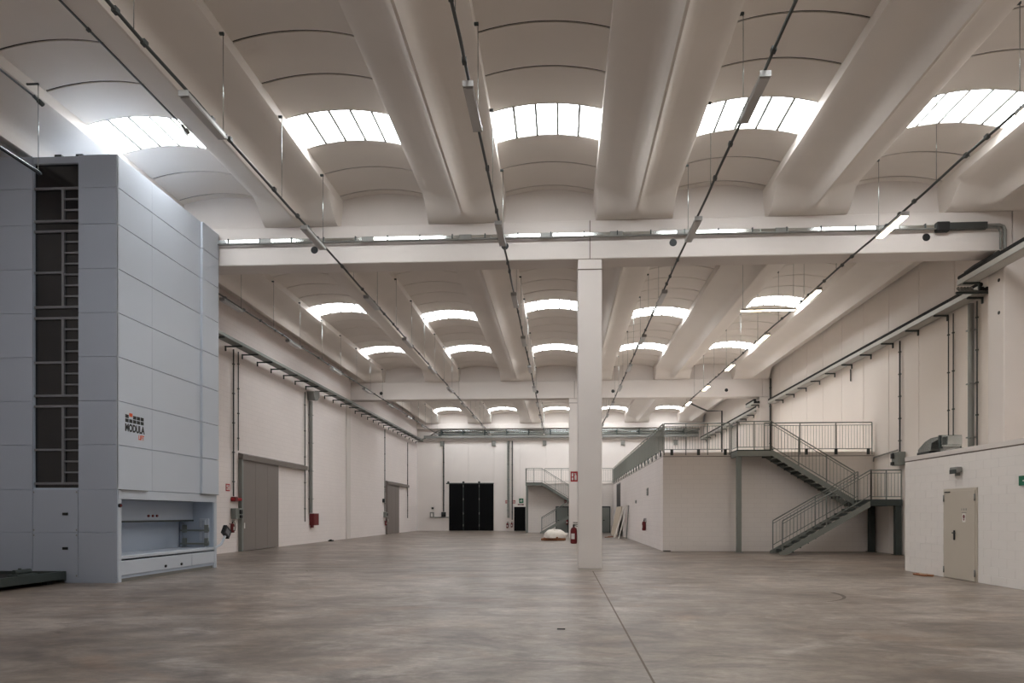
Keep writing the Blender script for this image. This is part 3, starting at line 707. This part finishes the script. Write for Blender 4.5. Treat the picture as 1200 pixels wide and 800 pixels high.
wall_pipe('dark conduit on the right wall ending in a grey switch box', [(WR, 24.75, 8.09), (WR, 24.75, 3.9)], .03, DARK, 5)
wall_pipe('short dark conduit stub hanging from the right-hand tray', [(WR, 28.85, 7.95), (WR, 28.85, 7.42)], .03, DARK)
wall_pipe('left of the twin thin conduits on the right wall', [(WR, 21.72, 8.09), (WR, 21.72, 3.10)], .018, DARK, 4)
wall_pipe('right of the twin thin conduits on the right wall', [(WR, 21.46, 8.09), (WR, 21.46, 3.10)], .018, DARK, 4)
wall_pipe('thick grey duct dropping beside the right-hand wall column', [(WR-.04, 20.5, 8.1), (WR-.04, 20.5, 3.10)], .085, GALVD, 3)
wall_pipe('dark conduit beside the thick grey duct on the right wall', [(WR, 20.27, 8.1), (WR, 20.27, 3.10)], .02, DARK, 5)
wall_pipe('dark conduit in the corner of the far right wall column', [(12.7, 39.45, 9.8), (12.7, 39.45, 4.15)], .05, DARK, 5)
WB = BY-.085
wall_pipe('dark conduit on the rear wall left of the black folding door', [(-10.83, WB, 8.23), (-10.83, WB, 1.75)], .06, DARK, 5)
wall_pipe('thick grey pipe between the black folding door and small black door', [(-4.86, WB-.055, 8.23), (-4.86, WB-.055, 1.2)], .11, GALV, 5)
wall_pipe('thin dark pipe between the black folding door and small black door', [(-4.5, WB, 8.23), (-4.5, WB, 1.0)], .05, DARK, 5)
wall_pipe('short horizontal conduit low on the rear wall left of the folding door', [(-11.70, WB, 1.24), (-10.36, WB, 1.24)], .05, GALVD)
wall_pipe('short slanting pipe beside the switch box above the mid landing', [(WR, 24.9, 3.98), (WR, 26.2, 3.9), (WR, 26.75, 3.86), (WR, 26.8, 3.7)], .03, GALVD)

# ------------------------------------------------------------------ doors on the left wall and rear wall
def sliding_door(n, y0, y1, yt, label, gx):
    d = bpy.data.objects.new('door_%d' % n, None); C.objects.link(d); d.location = (LX, (y0+y1)/2, 0); tag(d, label, 'door', None, 'structure')
    k = 3; w = (y1-y0-.12)/k
    for q in range(k): obj('leaf_panel', MB().box(LX+.06, LX+.12, y0+.12+q*w+.004, y0+.12+(q+1)*w-.004, .02, 3.82, .006), DOORG, d)
    obj('stop_post', MB().box(LX+.005, LX+.16, y0-.02, y0+.12, 0, 3.85, .006), STEELG if n == 1 else DOORG, d)
    obj('track_cover', MB().prism([(LX+.005, 3.82), (LX+.2, 3.80), (LX+.22, 4.0), (LX+.005, 4.08)], 'y', y0-.02, yt), DOORG, d)
    obj('handle', MB().box(LX+.12, LX+.135, y0+.22, y0+.30, .95, 1.18, .005), SIGNW, d)
    return d
sliding_door(1, 25.62, 29.1, 32.3, 'near grey sliding industrial door on the left wall', LX)
sliding_door(2, 47.6, 51.2, 54.3, 'far grey sliding industrial door near the rear corner', LX)
d = bpy.data.objects.new('door_4', None); C.objects.link(d); d.location = (-8.3, BY, 0); tag(d, 'wide black three-leaf folding door in the rear wall', 'door', None, 'structure')
for a, b in ((-10.33, -9.05), (-8.98, -7.58), (-7.51, -6.22)):
    lf = obj('leaf', MB().box(a, b, BY-.05, BY+.0, .02, 4.3, .008), BLACKD, d)
for xx in (-9.015, -7.545):
    obj('seam', MB().box(xx-.035, xx+.035, BY-.045, BY, .02, 4.3), STEELD, d)
    for zz in (.4, 1.5, 2.8, 4.0): obj('hinge', MB().tube([(xx, BY-.06, zz), (xx, BY-.06, zz+.2)], .025, 8), GALVD, d)
obj('head_rail', MB().box(-10.6, -6.2, BY-.08, BY, 4.3, 4.4, .008), STEELD, d)
for xx in (-10.4, -9.0, -7.55): obj('roller', MB().tube([(xx, BY-.1, 4.45), (xx, BY-.0, 4.45)], .1, 12), STEELD, d)
d = bpy.data.objects.new('door_5', None); C.objects.link(d); d.location = (-3.8, BY, 0); tag(d, 'small black single door beside the far staircase', 'door', None, 'structure')
obj('leaf', MB().box(-4.33, -3.28, BY-.04, BY, .01, 2.2, .006), BLACKD, d)
obj('frame', MB().box(-4.41, -4.33, BY-.05, BY, 0, 2.28).box(-3.28, -3.2, BY-.05, BY, 0, 2.28).box(-4.33, -3.28, BY-.05, BY, 2.2, 2.28), WALL, d)
for n, (a, b, lab) in enumerate(((-.40, .52, 'grey-green office door behind the flights of the far staircase'), (3.35, 3.95, 'grey office door at the rear corner right of the nearest column'))):
    d = bpy.data.objects.new('door_%d' % (6+n), None); C.objects.link(d); d.location = ((a+b)/2, 52.8, 0); tag(d, lab, 'door', None, 'structure')
    obj('leaf', MB().box(a, b, 52.76, 52.815, .02, 2.08, .006), STEELG, d)
    obj('frame', MB().box(a-.08, a, 52.74, 52.815, 0, 2.18).box(b, b+.08, 52.74, 52.815, 0, 2.18).box(a, b, 52.74, 52.815, 2.08, 2.18), STEELD, d)
    obj('handle', MB().box(a+.08, a+.2, 52.71, 52.76, 1.0, 1.05), BLACK, d)

# ------------------------------------------------------------------ stairs and railings
def railing(par, p0, p1, posts, spacing, h=1.10, kick=.10, stuff=False, mesh_cache={}):
    """straight railing from p0 to p1 (foot points); handrail, second bar, bottom bar, posts and upright balusters"""
    p0, p1 = Vector(p0), Vector(p1); up = Vector((0, 0, 1))
    obj('handrail', MB().tube([p0+up*h, p1+up*h], .024, 8), STEELG, par)
    obj('upper_bar', MB().bar(p0+up*(h-.11), p1+up*(h-.11), .02, .025), STEELG, par)
    obj('lower_bar', MB().bar(p0+up*kick, p1+up*kick, .02, .03), STEELG, par)
    for k in range(posts):
        q = p0.lerp(p1, k/(posts-1)); obj('rail_post', MB().bar(q-up*.12, q+up*(h-.01), .038, .038), STEELG, par)
    L = Vector((p1.x-p0.x, p1.y-p0.y, 0)).length; n = int(L/spacing); hb = h-.11-kick
    if stuff:
        m = MB()
        for k in range(1, n):
            q = p0.lerp(p1, k/n); m.box(q.x-.007, q.x+.007, q.y-.007, q.y+.007, q.z+kick, q.z+h-.11)
        o = obj('balusters', m, STEELG, par); o['kind'] = 'stuff'
    else:
        key = round(hb, 3)
        if key not in mesh_cache:
            me = MB().box(-.0055, .0055, -.0055, .0055, 0, hb).mesh('baluster'); me.materials.append(STEELG); mesh_cache[key] = me
        for k in range(1, n):
            q = p0.lerp(p1, k/n); inst('baluster', mesh_cache[key], (q.x, q.y, q.z+kick), par)
def stair(dx, dy, label, top_back):
    """two-flight steel stair: lower flight climbs right along the front, upper flight climbs left behind it"""
    t = thing('staircase', (9.9+dx, 25.7+dy, 0), label, 'staircase', 'grey steel staircases')
    X0, X1, Z1, Z2 = 8.25+dx, 11.62+dx, 2.10, 4.12; Y0, Y1, Y2, Y3 = 24.6+dy, 25.72+dy, 25.88+dy, 26.84+dy
    XR, XL, XE = 12.80+dx, 8.36+dx, 7.02+dx
    def flight(xa, za, xb, zb, ya, yb, n):
        d = Vector((xb-xa, 0, zb-za))
        for yy in (ya+.02, yb-.02):
            if za < .1: poly = ((xa, yy, 0), (xa+.30, yy, 0), (xb, yy, zb-.30), (xb, yy, zb-.07), (xa, yy, .09))
            else: poly = ((xa, yy, za+.03), (xa, yy, za-.20), (xb, yy, zb-.22), (xb, yy, zb+.03))
            n_ = len(poly); vs = [Vector(v)+Vector((0, s*.014, 0)) for s in (-1, 1) for v in poly]
            obj('stringer', MB().add(vs, [tuple(range(n_)), tuple(reversed(range(n_, 2*n_)))]+[(q, q+n_, (q+1) % n_+n_, (q+1) % n_) for q in range(n_)]), STEELG, t)
        for k in range(1, n):
            q = k/n; xx = xa+(xb-xa)*q; zz = za+(zb-za)*q; sg = 1 if xb > xa else -1
            obj('tread', MB().box(xx-.03*sg, xx+.27*sg, ya+.036, yb-.036, zz-.03, zz).box(xx-.03*sg, xx-.015*sg, ya+.036, yb-.036, zz-.10, zz-.03).box(xx+.255*sg, xx+.27*sg, ya+.036, yb-.036, zz-.10, zz-.03), STEELD, t)
    flight(X0, 0, X1, Z1, Y0, Y1, 12)
    flight(X1, Z1, XL, Z2, Y2, Y3, 12)
    # mid landing on the right
    obj('landing_deck', MB().box(X1, XR, Y0, Y3, Z1-.05, Z1), STEELD, t)
    obj('landing_beam', MB().box(X1, XR, Y0, Y0+.07, Z1-.24, Z1-.05), STEELD, t)
    obj('landing_beam', MB().box(X1, XR, Y3-.07, Y3, Z1-.24, Z1-.05), STEELD, t)
    obj('landing_beam', MB().box(X1, X1+.07, Y0+.07, Y3-.07, Z1-.24, Z1-.05), STEELD, t)
    obj('landing_beam', MB().box(XR-.07, XR, Y0+.07, Y3-.07, Z1-.24, Z1-.05), STEELD, t)
    for xx, yy in ((XR-.12, Y0+.12), (XR-.14, Y3-.12)):
        obj('support_post', MB().box(xx-.11, xx+.11, yy-.09, yy+.09, 0, Z1-.24, .01), STEELD, t)
        obj('base_plate', MB().box(xx-.16, xx+.16, yy-.14, yy+.14, 0, .02), STEELD, t)
    # upper landing on the left
    obj('landing_deck', MB().box(XE, XL, Y2, Y3+.03, Z2-.05, Z2), STEELD, t)
    obj('landing_beam', MB().box(XE, XL, Y2, Y2+.07, Z2-.26, Z2-.05), STEELG, t)
    obj('landing_beam', MB().box(XE, XE+.07, Y2+.07, Y3, Z2-.26, Z2-.05), STEELG, t)
    obj('landing_beam', MB().box(XL-.07, XL, Y2+.07, Y3, Z2-.26, Z2-.05), STEELD, t)
    obj('support_post', MB().box(XE+.03, XE+.21, Y2+.1, Y2+.28, 0, Z2-.26, .01), STEELG, t)
    obj('base_plate', MB().box(XE-.03, XE+.27, Y2+.04, Y2+.34, 0, .02), STEELG, t)
    # railings
    railing(t, (X0+.12, Y0+.02, .22), (X1+.04, Y0+.02, Z1+.06), 3, .135, 1.06)
    railing(t, (X0+.12, Y1-.02, .22), (X1+.04, Y1-.02, Z1+.06), 3, .135, 1.06)
    railing(t, (X1+.04, Y0+.02, Z1), (XR-.03, Y0+.02, Z1), 3, .115)
    railing(t, (X1, Y2+.02, Z1+.04), (XL, Y2+.02, Z2+.04), 4, .135, 1.10)
    railing(t, (XE+.02, Y2+.02, Z2), (XL, Y2+.02, Z2), 3, .115, 1.13)
    railing(t, (XE+.02, Y2+.02, Z2), (XE+.02, Y3, Z2), 2, .115, 1.13)
    return t
stair(0, 0, 'near two-flight grey steel staircase climbing to the right-hand mezzanine', MY)
stair(-9.95, 25.92, 'far two-flight grey steel staircase at the rear wall behind the columns', 52.8)
def rail_thing(label, p0, p1, posts, sp, stuff=False):
    mid = (Vector(p0)+Vector(p1))/2
    t = thing('railing', mid, label, 'railing', 'grey mezzanine railings'); railing(t, p0, p1, posts, sp, 1.2, .12, stuff); return t
DZ = 4.12
t1 = rail_thing('short grey railing on the mezzanine front left of the stair landing', (MX+.03, MY-.02, DZ), (6.98, MY-.02, DZ), 4, .115)
t2 = rail_thing('long grey railing on the mezzanine front behind the upper stair flight', (8.4, MY-.02, DZ), (RX-.1, MY-.02, DZ), 4, .115)
t3 = rail_thing('long receding grey railing along the left edge of the mezzanine', (MX+.0, MY+.1, DZ), (MX+.0, 52.7, DZ), 22, .115, True)
t4 = rail_thing('thin grey railing on top of the rear office box', (-1.4, 52.84, DZ), (MX-.05, 52.84, DZ), 5, .14, True)
for t, lst in ((t1, [(4.6, MY), (5.7, MY), (6.8, MY)]), (t2, [(8.7, MY), (10.1, MY), (11.3, MY), (12.6, MY)])):
    for xx, yy in lst: obj('fixing_plate', MB().box(xx-.06, xx+.06, yy-.05, yy-.02, 4.0, DZ+.12), STEELD, t)
for k in range(20): obj('fixing_plate', MB().box(MX-.06, MX-.02, MY+.4+1.27*k, MY+.55+1.27*k, 3.98, DZ+.12), STEELD, t3)

# ------------------------------------------------------------------ fire safety items, boxes, signs
def extinguisher(x, y, z, label, toward, h=.55):
    t = thing('fire_extinguisher', (x, y, z), label, 'extinguisher', 'red fire extinguishers'); s = h/.55
    obj('cylinder', MB().lathe([(.06*s, 0), (.085*s, .02*s), (.085*s, .33*s), (.07*s, .39*s), (.03*s, .42*s)], (x, y, z), 16), RED, t)
    obj('valve', MB().tube([(x, y, z+.42*s), (x, y, z+.48*s)], .025*s, 10).box(x-.02, x+.10*s, y-.015, y+.015, z+.48*s, z+.50*s).box(x-.02, x+.11*s, y-.015, y+.015, z+.525*s, z+.545*s), BLACK, t)
    obj('hose', MB().tube([(x+.02, y, z+.46*s), (x+.11*s, y, z+.44*s), (x+.125*s, y, z+.25*s), (x+.11*s, y, z+.08*s)], .013, 8), RUBBER, t)
    tx, ty = toward
    n = 8; vs = []
    a0 = math.atan2(ty, tx)
    m = MB(); pts = [(x+.0865*s*cos(a0+q), y+.0865*s*sin(a0+q)) for q in [(-.55+1.1*k/n) for k in range(n+1)]]
    vs = [(a, b, z+.12*s) for a, b in pts]+[(a, b, z+.26*s) for a, b in pts]
    m.add(vs, [(k, k+1, n+2+k, n+1+k) for k in range(n)], True); obj('label_sticker', m, SIGNW, t)
    obj('wall_hook', MB().box(x-.02, x+.02, y-.02, y+.02, z+.36*s, z+.40*s).bar((x, y, z+.38*s), (x-tx*.13 if abs(tx) > abs(ty) else x, y-ty*.13 if abs(ty) >= abs(tx) else y, z+.38*s), .03, .03), STEELD, t)
    return t
extinguisher(.35, 18.25, .70, 'red fire extinguisher hung on the left side of the nearest column', (-.3, -1), .62)
extinguisher(LX+.13, 24.9, .80, 'red fire extinguisher beside the control console left of the near sliding door', (1, 0), .5)
extinguisher(LX+.13, 47.2, .68, 'small red fire extinguisher beside the far sliding door', (1, 0), .5)
extinguisher(-4.95, BY-.13, .25, 'left of the two red extinguishers by the small black door', (0, -1), .6)
extinguisher(-4.55, BY-.13, .32, 'right of the two red extinguishers by the small black door', (0, -1), .55)
extinguisher(MX-.13, 32.1, .72, 'red fire extinguisher on the side wall of the mezzanine office box', (-1, 0), .62)
extinguisher(.45, 52.68, .66, 'red fire extinguisher by the office door under the far staircase', (0, -1), .55)
def box_thing(name, label, cat, dims, m, extra=()):
    t = thing(name, ((dims[0]+dims[1])/2, (dims[2]+dims[3])/2, dims[4]), label, cat)
    obj('casing', MB().box(*dims, .012), m, t)
    for nm, dd, mm in extra: obj(nm, MB().box(*dd, .004), mm, t)
    return t
box_thing('hose_box', 'red fire hose box at the foot of the thick drop pipe', 'hose box', (LX+.01, LX+.25, 33.0, 33.7, .95, 1.58), RED,
          [('door', (LX+.25, LX+.262, 33.05, 33.65, 1.0, 1.53), RED), ('nozzle', (LX+.05, LX+.17, 33.05, 33.2, .83, .95), RED)])
box_thing('switch_box', 'grey electrical switch box above the extinguisher left of the near sliding door', 'switch box', (LX+.01, LX+.22, 25.0, 25.5, 1.35, 1.78), STEELG,
          [('socket', (LX+.22, LX+.27, 25.3, 25.46, 1.55, 1.72), BLACK), ('socket', (LX+.22, LX+.27, 25.3, 25.46, 1.38, 1.5), BLACK)])
box_thing('alarm_horn', 'red alarm unit on the wall left of the near sliding door', 'alarm', (LX+.01, LX+.16, 24.98, 25.62, 2.09, 2.20), SIGNR,
          [('call_point', (LX+.01, LX+.2, 25.0, 25.2, 2.05, 2.24), RED)])
box_thing('switch_box', 'small grey switch box beside the far sliding door', 'switch box', (LX+.01, LX+.2, 47.0, 47.5, 1.3, 1.7), STEELG, [('socket', (LX+.2, LX+.24, 47.25, 47.45, 1.4, 1.6), BLACK)])
box_thing('alarm_horn', 'small dark alarm sounder above the far sliding door switch box', 'alarm', (LX+.01, LX+.14, 46.7, 47.0, 2.4, 2.68), STEELD, [('grille', (LX+.14, LX+.15, 46.75, 46.95, 2.45, 2.63), BLACK)])
box_thing('switch_box', 'grey switch box with black sockets on the right wall by the mid landing', 'switch box', (RX-.28, RX-.01, 24.45, 24.95, 3.38, 3.88), STEELG,
          [('socket', (RX-.33, RX-.28, 24.75, 24.93, 3.65, 3.85), BLACK), ('socket', (RX-.33, RX-.28, 24.75, 24.93, 3.40, 3.52), BLACK)])
box_thing('switch_box', 'dark switch box at the foot of the conduit left of the folding door', 'switch box', (-11.02, -10.62, BY-.2, BY-.005, 1.30, 1.72), BLACK, [('cover', (-10.98, -10.66, BY-.21, BY-.2, 1.5, 1.68), STEELD)])
box_thing('socket_unit', 'grey socket unit low on the rear wall near the left corner', 'socket', (-12.1, -11.72, BY-.16, BY-.005, 1.2, 1.72), GALVD, [('cover', (-12.0, -11.82, BY-.17, BY-.16, 1.3, 1.6), SIGNW)])
box_thing('wall_sensor', 'small dark sensor above the socket unit near the left rear corner', 'sensor', (-11.95, -11.77, BY-.1, BY-.005, 2.0, 2.16), BLACK, [('lens', (-11.9, -11.82, BY-.11, BY-.1, 2.04, 2.12), STEELD)])
box_thing('wall_light', 'small grey emergency light above the beige fire door', 'wall light', (UX-.13, UX-.014, 15.42, 15.72, 2.53, 2.66), GALVD, [('lens', (UX-.15, UX-.13, 15.45, 15.69, 2.5, 2.6), STEELD), ('mount', (UX-.08, UX-.012, 15.5, 15.6, 2.45, 2.53), GALVD)])
box_thing('call_point', 'small grey call point on the side wall of the mezzanine box', 'call point', (MX-.06, MX-.013, 36.2, 36.5, 2.15, 2.33), GALVD, [('button', (MX-.07, MX-.06, 36.3, 36.4, 2.2, 2.28), STEELD)])
box_thing('wall_vent', 'narrow dark vent above the extinguisher on the mezzanine box', 'vent', (MX-.05, MX-.013, 31.3, 31.75, 2.45, 2.83), GALVD, [('slat', (MX-.06, MX-.05, 31.35, 31.7, 2.5+.1*k, 2.55+.1*k), STEELD) for k in range(3)])
# signs
def sign_x(name, label, xw, y0, y1, z0, z1, m, facing, symbol):
    """thin sign plate parallel to a side wall"""
    t = thing(name, (xw, (y0+y1)/2, z0), label, 'sign')
    obj('plate', MB().box(xw-.006, xw+.006, y0, y1, z0, z1), m, t)
    f = xw+.0065*facing
    for poly in symbol: obj('symbol', MB().prism([(y0+(y1-y0)*a, z0+(z1-z0)*b) for a, b in poly], 'x', f-.001, f+.001), SIGNW, t)
    return t
def sign_y(name, label, yw, x0, x1, z0, z1, m, symbol):
    t = thing(name, ((x0+x1)/2, yw, z0), label, 'sign')
    obj('plate', MB().box(x0, x1, yw-.006, yw+.006, z0, z1), m, t)
    for poly in symbol: obj('symbol', MB().prism([(x0+(x1-x0)*a, z0+(z1-z0)*b) for a, b in poly], 'y', yw-.0085, yw-.0065), SIGNW, t)
    return t
def rc(a, b, c, d): return [(a, c), (b, c), (b, d), (a, d)]
EXT = [rc(.55, .85, .15, .62), rc(.60, .80, .62, .72), rc(.48, .80, .74, .82), rc(.15, .38, .50, .85), rc(.15, .38, .15, .40)]
sign_y('extinguisher_sign', 'red and white extinguisher sign sticking out from the nearest column', 18.2, .26, .46, 2.47, 2.76, SIGNR, EXT)
sign_x('extinguisher_sign', 'small red sign above the alarm left of the near sliding door', LX+.012, 24.62, 24.92, 2.46, 2.75, SIGNR, 1, EXT)
sign_y('extinguisher_sign', 'left of two small red signs by the small black door', BY-.012, -5.14, -4.86, 2.52, 2.8, SIGNR, EXT)
sign_y('extinguisher_sign', 'right of two small red signs by the small black door', BY-.012, -4.5, -4.22, 2.52, 2.8, SIGNR, EXT)
sign_y('extinguisher_sign', 'red sign at the far staircase under its upper flight', 52.785, .25, .55, 2.45, 2.9, SIGNR, EXT)
RUN = [rc(.2, .8, .42, .56), [(.55, .2), (.72, .2), (.55, .5), (.42, .5)], [(.25, .25), (.42, .35), (.42, .5), (.2, .38)], rc(.45, .6, .62, .82)]
sign_y('exit_sign', 'green emergency exit sign above the small black door', BY-.012, -3.88, -3.48, 2.55, 2.97, SIGNG, RUN)
sign_y('alarm_strip', 'thin red alarm strip between exit sign and small black door', BY-.012, -4.0, -3.45, 2.36, 2.46, RED, [rc(.3, .7, .3, .7)])
sign_x('exit_sign', 'green emergency exit sign at the right edge of the utility wall', UX-.018, 13.0, 13.56, 2.13, 2.33, SIGNG, -1, RUN)

# duct elbow unit on the utility room roof
t = thing('duct_elbow', (10.0, 17.2, 3.10), 'galvanised duct elbow with dark outlet standing on the utility room roof', 'duct')
obj('elbow', MB().prism([(17.95, 3.20), (17.35, 3.22), (17.30, 3.42), (16.95, 3.50), (16.95, 3.28), (16.85, 3.28), (16.85, 3.56), (17.35, 3.55), (17.62, 3.48), (17.95, 3.30)], 'x', 9.75, 10.25), GALV, t)
obj('mouth', MB().box(9.72, 10.28, 17.35, 17.95, 3.10, 3.22, .01), BLACK, t)
obj('flange', MB().box(9.72, 10.28, 16.90, 16.96, 3.24, 3.58, .005), STEELD, t)
obj('spigot', MB().box(9.82, 10.18, 16.72, 16.90, 3.32, 3.54, .01), GALV, t)
obj('foot', MB().box(9.8, 10.2, 16.85, 17.0, 3.10, 3.28), GALVD, t)
o = obj('roof_vent', MB().box(9.5, 9.9, 15.9, 16.25, 3.10, 3.14, .01).box(9.55, 9.85, 15.95, 16.2, 3.14, 3.16), GALVD); tag(o, 'flat grey vent cap on the utility roof beside the thick duct', 'vent')

# ------------------------------------------------------------------ loose things on the floor
def sack(cx, cy, label):
    t = thing('debris_sack', (cx, cy, 0), label, 'sack')
    m = MB(); nu, nv = 20, 8; vs = []
    for j in range(nv+1):
        ph = pi/2*j/nv
        for i in range(nu):
            a = 2*pi*i/nu; r = cos(ph)**.6*(1+.16*sin(3*a+1)+.08*sin(7*a+2*j)); z = .16+.44*sin(ph)**.8*(1+.15*sin(2*a+.5))
            vs.append((cx+.62*r*cos(a), cy+.5*r*sin(a), z))
    fs = [(j*nu+i, j*nu+(i+1) % nu, (j+1)*nu+(i+1) % nu, (j+1)*nu+i) for j in range(nv) for i in range(nu)]+[tuple(reversed(range(nu)))]
    m.add(vs, fs, True); obj('bag', m, SACK, t)
    obj('bag_corner', MB().add([(cx+.45, cy-.1, .2), (cx+.85, cy-.05, .42), (cx+.8, cy+.1, .25), (cx+.45, cy+.2, .3), (cx+.5, cy, .5)], [(0, 1, 4), (1, 2, 4), (2, 3, 4), (3, 0, 4), (0, 3, 2, 1)]), SACK, t)
    m = MB()
    for k in range(7):
        a = 2*pi*k/7+.3; m.box(cx+.5*cos(a)-.25, cx+.5*cos(a)+.22, cy+.32*sin(a)-.14, cy+.32*sin(a)+.12, 0, .13+.05*(k % 3), .03)
    obj('cardboard_scrap', m, CARD, t); return t
sack(-.45, 37.3, 'white rubbish sack on brown scraps lying left of the columns')
m = MB(); n = 14; random.seed(3)
pts = [(9.13+.17*cos(2*pi*k/n)*random.uniform(.7, 1.2), 16.55+.36*sin(2*pi*k/n)*random.uniform(.7, 1.2)) for k in range(n)]
m.prism(pts, 'z', 0.001, .03); o = obj('cardboard_scrap', m, CARD); tag(o, 'flat brown cardboard scrap on the floor by the utility wall', 'scrap')
obj('torn_flap', MB().prism([(9.08, 16.6), (9.2, 16.5), (9.17, 16.85)], 'z', .03, .05), PLY, o)
m = MB().box(4.22, 4.52, 26.6, 26.82, 0, .03, .008); o = obj('floor_scrap', m, RUBBER); tag(o, 'small dark scrap on the floor at the mezzanine corner', 'scrap')
m = MB().box(-13.15, -12.95, 35.3, 35.7, 0, .07, .02).box(-13.1, -13.0, 35.4, 35.5, .07, .11); o = obj('floor_scrap', m, RUBBER); tag(o, 'small dark lump on the floor at the left wall past the hose box', 'scrap')
o = obj('floor_scrap', MB().box(2.85, 3.2, 42.1, 42.4, 0, .04, .01).box(3.1, 3.45, 42.6, 42.9, 0, .06, .01), CARD); tag(o, 'low brown scraps on the floor by the leaning boards', 'scrap')
o = obj('floor_scrap', MB().box(-.06, .05, 8.55, 8.6, 0, .01, .003), RUBBER); tag(o, 'tiny dark chip on the open floor in the foreground', 'scrap')
def board(label, x0, x1, y0, y1, zt, lean, m, th=.04):
    """sheet leaning toward the mezzanine side wall (top rests against x1)"""
    b = MB().add([(x0, y0, 0), (x0, y1, 0), (x0+th, y1, 0), (x0+th, y0, 0), (x1-th, y0+lean, zt), (x1-th, y1+lean, zt), (x1, y1+lean, zt), (x1, y0+lean, zt)],
                 [(0,1,2,3),(7,6,5,4),(0,4,5,1),(1,5,6,2),(2,6,7,3),(3,7,4,0)])
    o = obj('leaning_board', b, m); return tag(o, label, 'board', 'boards leaning on the office wall')
o = board('large stained beige board leaning at the far end of the office side wall', 3.75, MX-.06, 44.2, 48.5, 2.08, 0, PLY)
for yy, zz in ((45.6, 1.2), (46.4, .7)): obj('stain', MB().lathe([(.09, 0), (.07, .01)], (3.72+.19*zz/2.08, yy, zz), 10), CARD, o)
board('tall white board leaning in front of the beige one', 3.45, MX-.1, 41.6, 42.3, 2.02, .55, BOARDW)
board('narrow white board leaning nearest along the office side wall', 3.62, MX-.02, 40.6, 41.0, 2.12, .45, BOARDW)
board('dark narrow frame standing against the office wall beside the white boards', MX-.2, MX-.015, 40.2, 40.36, 2.1, 0, STEELG)
